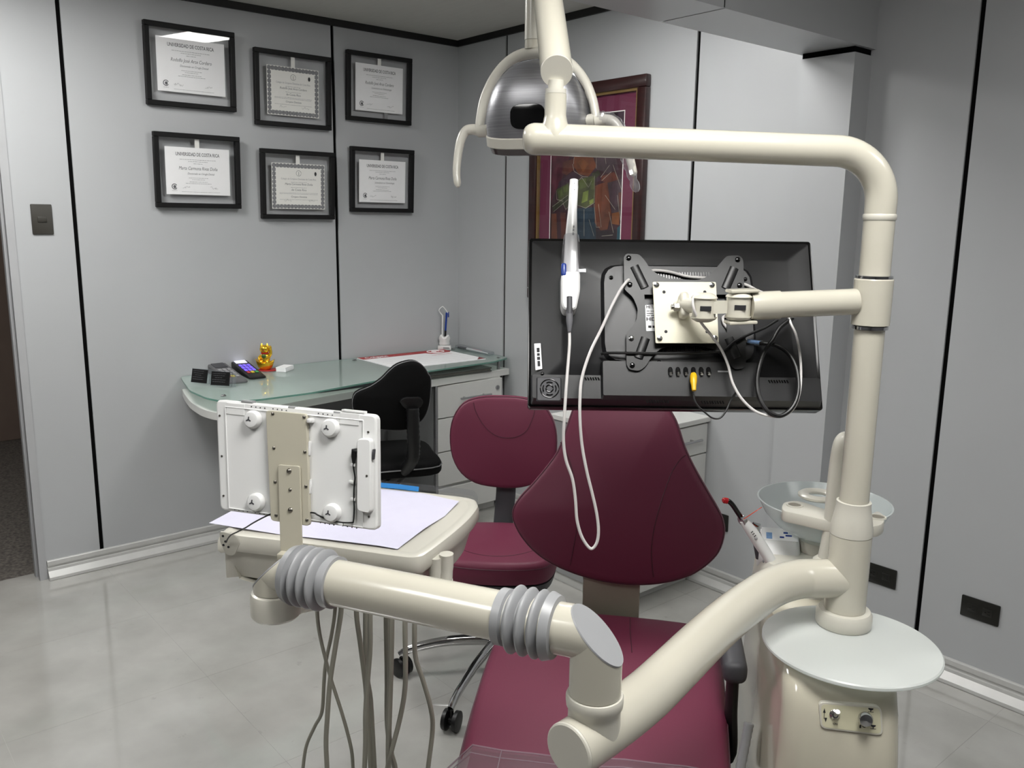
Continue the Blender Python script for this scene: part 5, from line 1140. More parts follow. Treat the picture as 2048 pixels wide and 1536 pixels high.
# lilac paper sheet on the tray (overhangs the far left side)
sh = [tuple(PZ(*q, ZT+0.001).xy) for q in ((418, 1046), (470, 1056), (560, 1067), (660, 1080), (760, 1092), (795, 1097), (808, 1088), (850, 1058), (890, 1030), (918, 1003), (850, 990), (760, 977))]
bk2 = Vector((*sh[-1], 0))+ex*0.16; sh += [(bk2.x, bk2.y), tuple((Vector((bk2.x, bk2.y))*0.5+Vector(sh[0])*0.5)+Vector((-0.02, -0.02)))]
cen = (sum(q[0] for q in sh)/len(sh), sum(q[1] for q in sh)/len(sh)); V = []; F = []; k = len(sh); NR = 8
for i in range(NR+1):
    f = i/NR
    for j, q in enumerate(sh):
        x, y = cen[0]+(q[0]-cen[0])*f, cen[1]+(q[1]-cen[1])*f
        wv = 0.0012*math.sin(31*x+9*y)+0.0010*math.sin(-17*x+27*y)
        V.append((x, y, ZT+0.0016+wv*0.7+(0.0012*math.sin(j*2.1) if i == NR else 0)))
for i in range(NR):
    for j in range(k): F.append((i*k+j, i*k+(j+1) % k, (i+1)*k+(j+1) % k, (i+1)*k+j))
solo('tray_paper', (V, F), M_LILAC, 'lilac disposable paper sheet covering the instrument tray', 'paper', smooth=60)
be = [PZ(*q, ZT+0.004) for q in ((740, 972), (755, 974), (800, 978), (838, 983))]
V = []; F = []
for q in be: V += [tuple(q+UP*0.009), tuple(q+UP*0.010-A3*-0.012)]
V = [];
for q in be: V += [tuple(q+UP*0.010), tuple(q+A3*0.004+UP*0.001), ]
for i in range(len(be)-1): F.append((2*i, 2*i+1, 2*i+3, 2*i+2))
solo('blue_film_strip', MB().add((V, F)).add(([(x, y, z+0.0006) for x, y, z in V], F)), M_BLUE, 'bright blue film strip at the rear edge of tray', 'film strip')

# ================================================================== X-RAY LIGHT BOX
d1, d2 = 1.365, 1.305
vf = Fr(P(440, 1020, d1), P(755, 1062, d2)-P(440, 1020, d1), P(430, 799, d1)-P(440, 1020, d1))
t = thing('film_light_box', 'white film viewer light box seen from its back', 'light box', tuple(P(585, 1085, 1.335)))
q4 = [vf.px(*q) for q in ((431, 799), (753, 830), (755, 1062), (440, 1020))]
hs = part('housing', MB().add(prism(rpoly(q4, 0.010, 5), -0.018, 0.0, 0.003), 0, vf.M), M_WHITEP, t, smooth=15)
part('front_screen', MB().add(prism(inset(ccw(q4), 0.012), -0.0195, -0.0183), 0, vf.M), mat('opal_acrylic', (228, 230, 232), 0.2, noise=0.01), t)
def vq(x, y, h=0.0): return vf.px(420+x/4.517, 780+y/4.517, h)
inn = [vq(*q) for q in ((140, 150), (1385, 275), (1385, 1240), (175, 1065))]
rimb = MB()
for i in range(4):
    a, b = Vector((*inn[i], 0)), Vector((*inn[(i+1) % 4], 0)); rimb.add(tube([vf.M @ (a+Vector((0, 0, .0008))), vf.M @ (b+Vector((0, 0, .0008)))], 0.0011, 6))
part('raised_border', rimb, M_WHITEP, hs)
for q in ((375, 265), (1075, 342), (405, 1012), (1090, 1108)):
    u, v = vq(*q, 0.004)
    ft = part('rubber_foot', MB().add(lathe([(0.0145, 0.0002), (0.0145, 0.006), (0.0115, 0.0105), (0.0065, 0.0115), (0.0001, 0.0110)], 32), 0, vf.M @ T(u+.002, v, 0)), M_WHITEP, t)
    ks = MB()
    for a in (90, 210, 330): ks.add(box((0.0022, 0, 0), (0.0045, 0.0018, 0.0006)), 0, vf.M @ T(u-.001, v, 0.0117) @ Matrix.Rotation(rad(a), 4, 'Z'))
    part('cross_slot', ks, M_DGREY, ft)
bkp = part('back_plate', MB().add(prism(rpoly([vq(*q) for q in ((527, 180), (893, 215), (920, 1222), (572, 1172))], 0.006), 0.0004, 0.0085, 0.001), 0, vf.M), M_PUTTY, t, smooth=15)
strp = part('support_strip', MB().add(prism(rpoly([vf.px(*q, 0.010) for q in ((557, 929), (601, 932), (606, 1112), (562, 1102))], 0.004), 0.0090, 0.0125, 0.0008), 0, vf.M), M_PUTTY, t, smooth=15)
part('strip_foot', MB().add(rbox((0, 0, 0), (0.04, 0.05, 0.012), 0.002), 0, Fr(vf.at(*vf.px(585, 1108, 0.010), 0.0), R3, -A3).M), M_PUTTY, t)
for q in ((567, 215), (851, 245), (577, 525), (857, 560), (588, 832), (867, 871), (597, 1132), (875, 1175)):
    part('screw', MB().add(ell((0, 0, 0), (0.0028, 0.0028, 0.0014), 12, 6), 0, vf.M @ T(*vq(*q, 0.0088), 0.0088)), M_SCREW, bkp)
for q, r in (((714, 732), 0.0042), ((723, 902), 0.0028), ((725, 1085), 0.0042)):
    part('screw', MB().add(ell((0, 0, 0), (r, r, r*.6), 12, 6), 0, vf.M @ T(*vq(*q, 0.0128), 0.0128)), M_SCREW, strp)
for q in ((88, 232), (108, 597), (124, 955), (1430, 380), (1436, 1145)):
    part('screw', MB().add(cyl(vf.at(*vq(*q), 0.0001), vf.at(*vq(*q), 0.0009), 0.0018, n=10)), M_SCREW, hs)
sw = part('switch_box', MB().add(rings(rpoly([vq(*q) for q in ((1348, 432), (1480, 432), (1480, 1112), (1348, 1085))], 0.008), [(0, 0.0003), (0.0003, 0.009), (0.002, 0.012)]), 0, vf.M), M_WHITEP, t)
part('rocker', MB().add(rbox((*vq(1484, 580, 0.004), 0.006), (0.003, 0.016, 0.007), 0.001), 0, vf.M), M_DGREY, sw)
part('screw', MB().add(cyl(vf.at(*vq(1417, 776, .012), 0.0118), vf.at(*vq(1417, 776, .012), 0.0126), 0.0018, n=10)), M_SCREW, sw)
for q in ((232, 172), (1262, 262)):
    part('clip_recess', MB().add(rbox((*vq(*q), 0.0006), (0.032, 0.018, 0.0012), 0.0005, 1), 0, vf.M), M_WHITEP, hs)
for q, sx_ in (((330, 105), .02), ((1290, 195), .038), ((735, 160), .012), ((1145, 205), .012)):
    part('top_clip', MB().add(rbox((*vq(*q), -0.006), (sx_, 0.004, 0.012), 0.001), 0, vf.M), M_WHITEP if sx_ > .03 else M_GREYSHADE, hs)
hol = MB()
for x0, y0, dx, dy, n in ((180, 132, 40, 6, 4), (375, 150, 40, 5, 4), (570, 170, 40, 5, 4), (980, 212, 42, 5, 4), (1188, 236, 42, 5, 4), (225, 1080, 38, 6, 4), (410, 1108, 40, 6, 4), (1000, 1198, 40, 7, 4), (1200, 1226, 42, 7, 4)):
    for i in range(n): hol.add(cyl(vf.at(*vq(x0+dx*i, y0+dy*i), 0.0001), vf.at(*vq(x0+dx*i, y0+dy*i), 0.0005), 0.0011, n=8))
part('vent_holes', hol, M_DGREY, hs, kind='stuff')
part('cable_post', MB().add(rbox((*vq(925, 275), 0.006), (0.009, 0.007, 0.012), 0.002), 0, vf.M), M_WHITEP, hs)
for q in ((1300, 675), (1300, 985), (1190, 1205), (1285, 828)):
    part('cable_clip', MB().add(rbox((*vq(*q), 0.0025), (0.008, 0.005, 0.005), 0.001), 0, vf.M), M_WHITEP, hs)
for q in ((908, 525), (915, 870)): part('side_clip', MB().add(rbox((*vq(*q), 0.003), (0.003, 0.022, 0.006), 0.001), 0, vf.M), M_WHITEP, hs)
cab = [vf.at(*vq(*q, 0.004), 0.004) for q in ((1308, 560), (1300, 640), (1296, 700), (1310, 790), (1302, 880), (1300, 980), (1303, 1080), (1296, 1185), (1280, 1198), (1200, 1198), (1120, 1185), (1040, 1160), (975, 1130), (922, 1108))]
c2 = [vf.at(*vq(*q, 0.0105), 0.0040) for q in ((560, 1122), (500, 1140))]+[P(420+x/4.517, 780+y/4.517, d) for x, y, d in ((400, 1195, 1.37), (320, 1245, 1.40), (240, 1285, 1.44), (190, 1310, 1.47), (160, 1345, 1.485), (147, 1375, 1.493))]
cb_ = thing('power_cable', 'thin black power cable clipped along the light box', 'cable', tuple(cab[0]))
part('plug', MB().add(tube([vf.at(*vq(1340, 548, .004), 0.0055), vf.at(*vq(1305, 548, .004), 0.0055), vf.at(*vq(1302, 600, .004), 0.005), vf.at(*vq(1300, 660, .004), 0.0045)], [0.0042, 0.0045, 0.0042, 0.0022], 12)), M_BLACK, cb_)
part('cable', MB().add(tube(cr(cab+[vf.at(*vq(740, 1120), 0.0002+0.0)]+c2, 5), 0.0013, 8)), M_BLACK, cb_)

# ================================================================== MONITOR
cTL, cTR, cBR, cBL = P(1057, 474, 1.668), P(1620, 484, 1.668), P(1647, 819, 1.59), P(1058, 815, 1.59)
mf = Fr((cTL+cTR+cBR+cBL)/4, (cTR-cTL)+(cBR-cBL), (cTL-cBL)+(cTR-cBR))
def mq(x, y, h=0.0): return mf.px(x, y, h)
def mc(x, y, h=0.0): return mf.px(1020+x/3.103, 440+y/3.103, h)
t = thing('monitor', 'black flat monitor seen from its back on cream arm', 'monitor', tuple((cBL+cBR)/2))
q4 = [mq(1057, 475), mq(1620, 484), mq(1647, 819), mq(1058, 815)]
w2, h2 = 0.2735, 0.1675
part('bezel', MB().add(prism(rrect(-w2, -h2, w2, h2, 0.006), -0.030, -0.001, 0.002), 0, mf.M), M_BLACKG, t)
part('screen', MB().add(bx(-w2+.012, w2-.012, -h2+.014, h2-.012, -0.0312, -0.0302), 0, mf.M), M_BLACKG, t)
def fru(b, tp_, h0, h1, r0, r1):
    o0 = rpoly(b, r0, 4); o1 = rpoly(tp_, r1, 4); k = len(o0)
    V = [(x, y, h0) for x, y in o0]+[(x, y, h1) for x, y in o1]
    return V, [(i, (i+1) % k, k+(i+1) % k, k+i) for i in range(k)]+[tuple(range(k, 2*k)), tuple(range(k-1, -1, -1))]
def R4(x0, y0, x1, y1): return [(x0, y0), (x1, y0), (x1, y1), (x0, y1)]
part('back_shell', MB().add(fru(R4(-w2+.006, -h2+.030, w2-.006, h2-.006), R4(-w2+.060, -h2+.078, w2-.055, h2-.046), -0.0008, 0.020, 0.004, 0.010), 0, mf.M), M_SHELL, t)
hp = part('centre_hump', MB().add(fru(R4(-0.138, -0.088, 0.150, 0.106), R4(-0.132, -0.085, 0.144, 0.101), 0.0202, 0.028, 0.034, 0.034), 0, mf.M), M_SHELL, t)
part('lower_housing', MB().add(fru(R4(-w2+.005, -h2+.004, w2-.005, -h2+.060), R4(-w2+.008, -h2+.012, w2-.010, -h2+.056), -0.0006, 0.022, 0.004, 0.004), 0, mf.M), M_SHELL, t)
part('connector_box', MB().add(fru(R4(-0.140, -h2+.010, 0.150, -0.084), R4(-0.137, -h2+.016, 0.147, -0.087), 0.0222, 0.034, 0.004, 0.004), 0, mf.M), M_SHELL, t)
u, v = mc(245, 1048, .024)
jp = part('speaker_pad', MB().add(fru(R4(u-.024, v-.024, u+.022, v+.022), R4(u-.022, v-.022, u+.020, v+.020), 0.0222, 0.027, 0.003, 0.003), 0, mf.M), M_DGREY, t)
part('joystick_ring', MB().add(torus(mf.at(u, v, 0.0272), 0.017, 0.0011, mf.n)).add(torus(mf.at(u, v, 0.0272), 0.0065, 0.0013, mf.n)), M_BLACKG, jp)
for a in range(4):
    part('key_segment', MB().add(tube([mf.at(u+0.012*math.cos(rad(x_)), v+0.012*math.sin(rad(x_)), 0.0272) for x_ in range(a*90-28, a*90+29, 8)], 0.0026, 8, asp=0.4, up=mf.n)), M_BLACKG, jp)
vt = MB()
for i in range(22):
    x_ = 905+i*16.5; c_ = mc(x_, 345, 0.0285); vt.add(box((c_[0], c_[1], 0.0283), (0.0016, 0.013, 0.0010)), 0, mf.M)
for i in range(24):
    x_ = 930+i*13; c_ = mc(x_, 800, 0.0285); vt.add(box((c_[0], c_[1], 0.0283), (0.0014, 0.009, 0.0010)), 0, mf.M)
part('vent_slots', vt, M_BLACKG, hp, kind='stuff')
for x0_, y0_, n in ((470, 985, 6), (1610, 1002, 8), (845, 1135, 9), (1185, 1140, 9)):
    g = MB()
    for i in range(n):
        c_ = mc(x0_+i*16, y0_, 0.023); hh = 0.0224 if y0_ < 1100 and x0_ < 900 or x0_ > 1500 else 0.0342
        g.add(box((c_[0], c_[1], hh), (0.0024, 0.006, 0.0012)), 0, mf.M @ T(c_[0], c_[1], 0) @ Matrix.Rotation(rad(25), 4, 'Z') @ T(-c_[0], -c_[1], 0))
    part('vent_slots', g, M_BLACKG, t, kind='stuff')
for x_ in (995, 1042, 1090, 1138, 1186, 1232):
    c_ = mc(x_, 935, 0.034)
    s_ = part('av_socket', MB().add(tube([mf.at(c_[0], c_[1]+.004, 0.030), mf.at(c_[0], c_[1]-.006, 0.038)], [0.0052, 0.0042], 14)), M_BLACKM, t)
    part('contact', MB().add(tube([mf.at(c_[0], c_[1]-.006, 0.0378), mf.at(c_[0], c_[1]-.009, 0.0398)], [0.0034, 0.0026], 12)), M_CHROME, s_)
c_ = mc(1325, 940, .034); part('card_slot', MB().add(rbox((c_[0], c_[1], 0.0345), (0.022, 0.003, 0.001), 0.0004, 1), 0, mf.M), M_STEEL, t)
for q, hh in (((628, 357), .029), ((1460, 367), .029), ((603, 950), .0205), ((925, 882), .029), ((1505, 662), .0205), ((200, 955), .021), ((140, 1130), .0)):
    part('screw', MB().add(ell((0, 0, 0), (0.004, 0.004, 0.0022), 12, 6), 0, mf.M @ T(*mc(*q, hh), hh)), M_BLACKG, t)
c_ = mc(175, 850, .02)
lb = part('barcode_sticker', MB().add(prism(rpoly([mc(*q, .008) for q in ((150, 768), (190, 766), (200, 925), (158, 933))], .001), 0.0085, 0.0092), 0, mf.M @ T(0, 0, 0.0)), M_PAPER, t)
part('bars', MB().add((lambda g: (g.v, g.f))(words(0, 0, 0.036, 0.006, 77)), 0, mf.M @ T(*mc(177, 850, .0095), 0.0095) @ Matrix.Rotation(rad(93), 4, 'Z')), M_INKD, lb)
lb = part('rating_label', MB().add(prism(rpoly([mc(*q, .028) for q in ((838, 528), (1000, 525), (1005, 688), (845, 690))], .002), 0.0282, 0.0288), 0, mf.M), M_PAPER, t)
part('lettering', MB().add(text_vf('HITACHI', 0.0085, mf.M @ T(*mc(845, 548, .029), 0.0290), 'LEFT', 0, 0.0002)).add(text_vf('HDMI', 0.0095, mf.M @ T(*mc(845, 625, .029), 0.0290), 'LEFT', 0, 0.0002, 0.03)).add((lambda g: (g.v, g.f))(words(0.018, 0, 0.034, 0.0012, 1)), 0, mf.M @ T(*mc(845, 565, .029), 0.0290)).add((lambda g: (g.v, g.f))(words(0.018, 0, 0.034, 0.0012, 2)), 0, mf.M @ T(*mc(845, 580, .029), 0.0290)).add((lambda g: (g.v, g.f))(words(0.018, 0, 0.034, 0.0012, 3)), 0, mf.M @ T(*mc(845, 593, .029), 0.0290)).add((lambda g: (g.v, g.f))(words(0.018, 0, 0.030, 0.006, 4)), 0, mf.M @ T(*mc(848, 662, .029), 0.0290)), M_INKD, lb)
# ---------------- monitor arm with bracket
t = thing('swivel_mount', 'cream swivel arm with black bracket and square plate behind monitor', 'monitor mount', (PO.x, PO.y, 1.38))
xb = [(705, 232), (722, 212), (800, 215), (832, 250), (872, 310), (930, 350), (1000, 372), (1170, 376), (1240, 345), (1302, 272), (1342, 226), (1420, 222), (1445, 248), (1452, 440), (1415, 485), (1390, 560), (1395, 625), (1425, 680), (1462, 705), (1462, 890), (1445, 925), (1390, 930), (1345, 880), (1262, 805), (1180, 782), (1000, 780), (925, 805), (870, 862), (842, 910), (800, 940), (738, 930), (722, 900), (720, 702), (752, 672), (785, 622), (792, 552), (762, 482), (707, 432)]
hb = 0.036
_ob = rpoly([mc(*q, hb) for q in xb], 0.006, 3)
_ib = ccw([mc(*q, hb) for q in ((832, 466), (1338, 466), (1345, 700), (842, 700))])[::-1]
br_ = part('wall_bracket', MB().add(prism(ccw(_ob)+[ccw(_ob)[0]]+_ib+[_ib[0]], hb, hb+0.003), 0, mf.M), M_BLACKM, t, smooth=20)
for a, b in (((770, 290), (835, 425)), ((1390, 300), (1335, 430)), ((840, 735), (795, 860)), ((1355, 735), (1410, 860))):
    part('pressed_rib', MB().add(tube([mf.at(*mc(*a, hb), hb+.0028), mf.at(*mc(*b, hb), hb+.0028)], 0.0085, 14, asp=0.4, up=mf.x)), M_BLACKM, br_)
for q in ((742, 405), (1422, 410), (752, 737), (735, 240), (1410, 250), (757, 905)):
    m = M_CHROME if q[1] == 737 else M_BLACKG
    part('bolt', MB().add(lathe([(0.0050, 0), (0.0048, 0.002), (0.003, 0.003), (0.0001, 0.003)], 16), 0, mf.M @ T(*mc(*q, hb), hb+.0031)), m, br_)
    if q[1] in (405, 410, 737): part('spacer', MB().add(cyl(mf.at(*mc(*q, hb), 0.0205), mf.at(*mc(*q, hb), hb-.0002), 0.006, n=14)), M_BLACKM, br_)
h3 = 0.052
pl = part('mount_plate', MB().add(prism(rpoly([mc(*q, h3) for q in ((885, 384), (1278, 385), (1295, 765), (903, 765))], 0.003), h3-.002, h3+.001, 0.0006), 0, mf.M), mat('cream_yellow_paint', (214, 209, 188), 0.4, noise=0.02), t, smooth=15)
part('plate_boss', MB().add(rings([mc(*q, h3) for q in ((925, 425), (1245, 425), (1262, 725), (940, 725))], [(0, 0.0285), (0, h3-.0025)]), 0, mf.M), M_BLACKM, t)
for q in ((908, 405), (1252, 406), (928, 737), (1270, 735)):
    sc2 = part('screw', MB().add(lathe([(0.0055, 0), (0.005, 0.002), (0.0001, 0.003)], 16), 0, mf.M @ T(*mc(*q, h3), h3+.0012)), M_CHROME, pl)
    part('cross_slot', MB().add(box((0, 0, 0), (0.006, 0.0012, 0.0004)), 0, mf.M @ T(*mc(*q, h3), h3+.0040)).add(box((0, 0, 0), (0.0012, 0.006, 0.0004)), 0, mf.M @ T(*mc(*q, h3), h3+.0040)), M_DGREY, sc2)
for q in ((955, 448), (1208, 448), (967, 694), (1222, 694)):
    part('hole', MB().add(cyl(mf.at(*mc(*q, h3), h3+.0011), mf.at(*mc(*q, h3), h3+.0014), 0.0030, n=14)), M_INKD, pl)
# hinge ear + knuckles + tube
ec = mf.at(*mc(1065, 540, h3), h3+.001)
M_KN = mat('cream_knuckle', (206, 202, 188), 0.3, noise=0.02, coat=0.2)
part('hinge_ear', MB().add(rbox((*mc(1072, 540, .06), h3+.016), (0.016, 0.046, 0.030), 0.006, 3), 0, mf.M), M_KN, t)
hbq = mc(1068, 530, .08)
part('hinge_bolt', MB().add(cyl(mf.at(hbq[0]-.004, hbq[1], h3+.018), mf.at(hbq[0]-.013, hbq[1], h3+.018), 0.008, n=6)).add(cyl(mf.at(hbq[0]-.013, hbq[1], h3+.018), mf.at(hbq[0]-.018, hbq[1], h3+.018), 0.0045, n=12)), M_SCREW, t)
aR = Vector((PO.x, PO.y, 0)); 
k0 = P(1408, 615, 1.505); k1_ = P(1477, 613, 1.485)
for kk, nm in ((k0, 'knuckle'), (k1_, 'knuckle')):
    kn = part(nm, MB().add(lathe([(0.0001, -0.0162), (0.0205, -0.0162), (0.0205, 0.0162), (0.0001, 0.0162)], 28), 0, T(*kk)), M_KN, t)
    part('knuckle_cap', MB().add(lathe([(0.0001, -0.026), (0.012, -0.0252), (0.020, -0.021), (0.0228, -0.0175), (0.0228, -0.0165)], 28), 0, T(*kk)), M_KN, kn)
    part('knuckle_cap', MB().add(lathe([(0.0228, 0.0165), (0.0228, 0.0175), (0.020, 0.021), (0.012, 0.0252), (0.0001, 0.026)], 28), 0, T(*kk)), M_KN, kn)
    tv = (CO-kk); tv.z = 0; tv.normalize()
    sv = UP.cross(tv)
    part('knuckle_slot', MB().add(rbox((0, 0, 0), (0.019, 0.0085, 0.006), 0.0006, 1), 0, Fr(kk+tv*0.0182+sv*0.003, sv, UP).M), M_INKD, kn)
lnk = (k1_-k0).normalized()
part('link', MB().add(tube([k0+lnk*0.008, k0.lerp(k1_, .5), k1_-lnk*0.008], 0.0150, 4, up=UP+lnk.cross(UP))), M_KN, t)
part('hinge_link', MB().add(tube([ec+mf.n*0.012, k0], 0.013, 16)), M_KN, t)
pe = Vector((PO.x, PO.y, zp(602))); tb0 = P(1500, 614, 1.478); tb0 = k1_+ (pe-k1_).normalized()*0.018
tdir = (pe-k1_).normalized()
part('arm_tube', MB().add(tube([k1_+tdir*0.055, pe-tdir*0.03], 0.0228, 32)), M_CREAM, t)
part('fork', MB().add(tube([k1_+tdir*0.020, k1_+tdir*0.03, k1_+tdir*0.072], [0.0235, 0.0245, 0.0245], 32)).add(rbox((0, 0, 0), (0.05, 0.036, 0.006), 0.0025), 0, Fr(k1_+tdir*0.005+UP*0.0270, tdir, UP.cross(tdir)).M).add(rbox((0, 0, 0), (0.05, 0.036, 0.006), 0.0025), 0, Fr(k1_+tdir*0.005-UP*0.0270, tdir, UP.cross(tdir)).M), M_CREAM, t)
s0_, s1_ = zp(650), zp(557)
part('post_sleeve', MB().add(lathe([(0.0262, s0_), (0.0322, s0_+0.001), (0.0326, s1_-0.002), (0.0312, s1_), (0.0262, s1_)], 36), 0, Mp), M_CREAM, t)
part('chrome_ring', MB().add(lathe([(0.0262, s1_+0.0003), (0.0308, s1_+0.0006), (0.0308, s1_+0.005), (0.0262, s1_+0.006)], 36), 0, Mp), M_CHROME, t)
part('chrome_ring', MB().add(lathe([(0.0262, s0_-0.007), (0.0306, s0_-0.0065), (0.0306, s0_-0.001), (0.0262, s0_-0.0005)], 36), 0, Mp), M_CHROME, t)

# ================================================================== INTRAORAL CAMERA + CABLES
def mon(x, y, h): return mf.at(*mf.px(x, y, h), h)
t = thing('intraoral_camera', 'white intraoral camera wand in holder on monitor back', 'dental camera', tuple(mon(1140, 620, 0.03)))
hw_ = 0.047
wp = [(1148, 360), (1147, 385), (1145, 420), (1143, 460), (1142, 510), (1142, 545), (1141, 580)]
top_ = [mon(x, y, hw_) for x, y in wp]
part('wand', MB().add(tube(cr(top_, 5), [0.0085-0.0005*(i < 3)+(0.0 if i < 10 else min(0.0065, (i-10)*0.00045)) for i in range(31)], 18, asp=0.75, up=mf.x)), M_WHITEP, t)
part('sensor_dots', MB().add(ell((0, 0, 0), (0.0009, 0.0009, 0.0004), 8, 5), 0, mf.M @ T(*mf.px(1149, 366, hw_+.007), hw_+.0064)).add(ell((0, 0, 0), (0.0009, 0.0009, 0.0004), 8, 5), 0, mf.M @ T(*mf.px(1149, 379, hw_+.007), hw_+.0064)), M_DGREY, t)
part('wand_print', MB().add((lambda g: (g.v, g.f))(words(0, 0, 0.020, 0.0035, 8)), 0, mf.M @ T(*mf.px(1147, 460, hw_+.0095), hw_+.0088) @ Matrix.Rotation(rad(86), 4, 'Z')).add((lambda g: (g.v, g.f))(words(0, 0, 0.045, 0.003, 18)), 0, mf.M @ T(*mf.px(1146, 570, hw_+.0125), hw_+.0122) @ Matrix.Rotation(rad(86), 4, 'Z')), M_INKL, t)
part('clear_sheath', MB().add(tube(cr([mon(x, y, hw_) for x, y in ((1143, 470), (1142, 510), (1142, 548), (1141, 575))], 5), [0.0135, 0.0145, 0.0155, 0.0165, 0.0170, 0.0178, 0.0172, 0.018, 0.0172, 0.018, 0.0175, 0.018, 0.0176, 0.0182, 0.0178, 0.018], 12, asp=0.75, up=mf.x, caps=False)), G_FILM, t, smooth=15)
hd_ = part('holder', MB().add(rings(rpoly([mf.px(*q, .034) for q in ((1121, 552), (1158, 552), (1158, 590), (1151, 624), (1146, 628), (1126, 628), (1121, 615))], 0.008, 5), [(0.002, 0.0205), (0, 0.0225), (0, 0.058), (0.003, 0.0615)]), 0, mf.M), M_WHITEP, t)
part('blue_button', MB().add(rbox((*mf.px(1127, 543, .05), 0.056), (0.010, 0.026, 0.014), 0.004, 3), 0, mf.M), M_BLUED, t)
part('tab', MB().add(rbox((*mf.px(1164, 542, .05), 0.052), (0.016, 0.008, 0.002), 0.0008, 1), 0, mf.M), G_PLAST, t)
part('grey_plug', MB().add(tube([mon(1139, 594, 0.060), mon(1139, 628, 0.060)], 0.0055, 14)), M_DGREY, t)
part('strain_relief', MB().add(tube([mon(1139, 624, 0.059), mon(1139, 640, 0.058), mon(1139, 664, 0.057)], [0.0062, 0.0066, 0.0032], 14)), mat('mid_grey_rubber', (98, 98, 102), 0.5, noise=0.05), t)
def dpt(x, y):      # depth of the hanging plane just in front of the monitor's back, vertical below it
    if y < 815: return (mon(x, y, 0.055)-CO).dot(CF)
    return 1.535+(y-815)*0.000175
cb1 = [(1139, 662), (1139, 690), (1136, 730), (1132, 780), (1129, 830), (1127, 880), (1132, 920), (1145, 958), (1151, 1000), (1154, 1040), (1163, 1072), (1176, 1093), (1185, 1097), (1194, 1084), (1197, 1060), (1193, 1025), (1184, 985), (1173, 940), (1164, 890), (1160, 840), (1160, 795), (1164, 755), (1180, 705), (1204, 655), (1222, 615), (1235, 590), (1246, 572)]
pts = [P(x, y, dpt(x, y)) for x, y in cb1]
cbt = thing('camera_cable', 'white camera cable hanging in a long loop before backrest', 'cable', tuple(pts[0]))
more = [mon(x, y, 0.033) for x, y in ((1262, 556), (1290, 545), (1310, 541), (1340, 544), (1375, 553), (1410, 556), (1450, 560), (1490, 569), (1512, 580), (1530, 590))]
more += [mon(x, y, 0.031) for x, y in ((1525, 612), (1490, 625), (1450, 632), (1447, 645), (1458, 660), (1475, 674), (1495, 682))]
part('cable', MB().add(tube(cr(pts+more, 5), 0.0028, 10)), M_CABW, cbt)
part('connector', MB().add(tube([mon(1492, 681, .031), mon(1508, 686, .031), mon(1525, 686, .031)], [0.0055, 0.006, 0.005], 12)), G_PLAST, cbt)
part('connector_core', MB().add(tube([mon(1494, 682, .031), mon(1522, 686, .031)], 0.0036, 10)), M_LBLUE, cbt)
w3 = [(1412, 594, .128), (1396, 589, .134), (1386, 598, .138), (1389, 622, .136), (1402, 645, .118), (1422, 670, .09), (1442, 698, .065), (1456, 730, .06), (1465, 765, .06), (1483, 797, .06), (1510, 822, .06), (1540, 832, .06), (1568, 831, .06), (1588, 815, .058), (1599, 785, .055), (1602, 750, .052), (1600, 710, .05), (1592, 670, .05), (1582, 648, .05), (1577, 632, .045)]
pts = [mon(*q) for q in w3]
ct_ = thing('white_signal_cable', 'white cable draped over arm knuckle into loop below monitor', 'cable', tuple(pts[0]))
part('cable', MB().add(tube(cr(pts, 6), 0.0024, 10)), M_CABW, ct_)
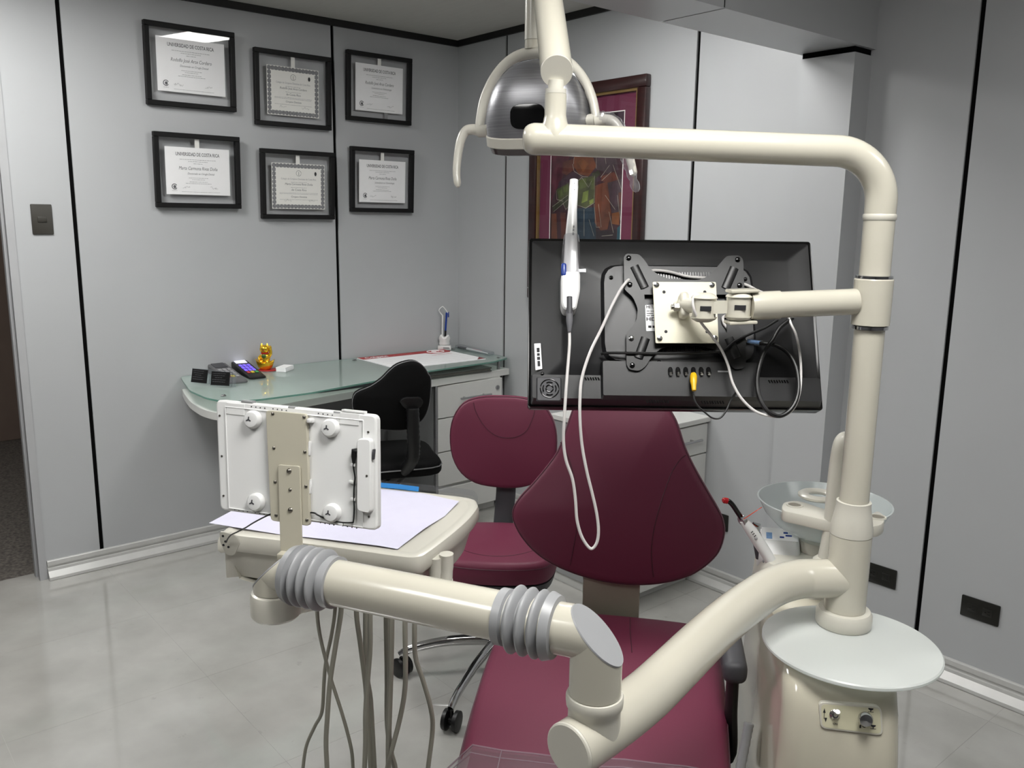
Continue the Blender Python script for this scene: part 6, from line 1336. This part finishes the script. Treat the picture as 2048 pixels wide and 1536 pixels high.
b1 = [(1585, 636, .045), (1560, 655, .05), (1545, 680, .055), (1528, 705, .058), (1518, 735, .06), (1514, 765, .06), (1519, 795, .062), (1535, 822, .064), (1558, 832, .064), (1578, 822, .062), (1592, 800, .06), (1597, 770, .058), (1592, 735, .055), (1578, 708, .05), (1555, 692, .045), (1530, 687, .04), (1520, 687, .035)]
pts = [mon(*q) for q in b1]
ct_ = thing('black_looped_cable', 'black cable hanging in round loop at monitor corner', 'cable', tuple(pts[0]))
part('cable', MB().add(tube(cr(pts, 6), 0.0040, 10)), M_BLACK, ct_)
b2 = [(1555, 640, .045), (1530, 655, .045), (1500, 668, .045), (1470, 682, .045), (1448, 700, .045), (1425, 704, .044), (1380, 706, .042), (1320, 707, .042), (1260, 706, .042), (1215, 706, .036), (1203, 708, .030)]
pts = [mon(*q) for q in b2]
ct_ = thing('black_power_cable', 'thin black cable crossing under the square mount plate', 'cable', tuple(pts[0]))
part('cable', MB().add(tube(cr(pts, 6), 0.0026, 10)), M_BLACK, ct_)
# yellow video plug + thin black lead
pts = [mon(*q) for q in ((1388, 790, .052), (1389, 800, .052), (1396, 812, .052), (1410, 825, .05), (1425, 836, .05), (1440, 836, .05), (1452, 822, .05), (1462, 800, .045), (1475, 780, .03))]
ct_ = thing('video_cable', 'yellow video plug with thin black lead under the sockets', 'cable', tuple(pts[0]))
part('cable', MB().add(tube(cr(pts, 6), 0.0016, 8)), M_BLACK, ct_)
part('plug', MB().add(tube([mon(1387, 748, .042), mon(1387, 752, .044), mon(1387, 764, .048), mon(1387.5, 770, .050), mon(1388, 781, .052)], [0.0050, 0.0066, 0.0062, 0.0048, 0.0038], 14)), M_YELLOW, ct_)
# ribbed suction hose between chair and cabinet
pts = [U(-0.06, -0.150, 0.60), U(-0.03, -0.165, 0.52), U(0.0, -0.178, 0.44), U(0.02, -0.19, 0.385), U(0.03, -0.20, 0.352)]
pp_ = cr(pts, 14)
ct_ = thing('suction_hose', 'ribbed grey suction hose beside the unit cabinet', 'hose', tuple(pts[-1]))
part('hose', MB().add(tube(pp_, [0.0085+0.0012*(i % 2) for i in range(len(pp_))], 12)), M_GREYR, ct_)
part('cuff', MB().add(tube([U(0.028, -0.199, 0.37), U(0.03, -0.20, 0.3415)], 0.0115, 14)), M_GREYR, ct_)
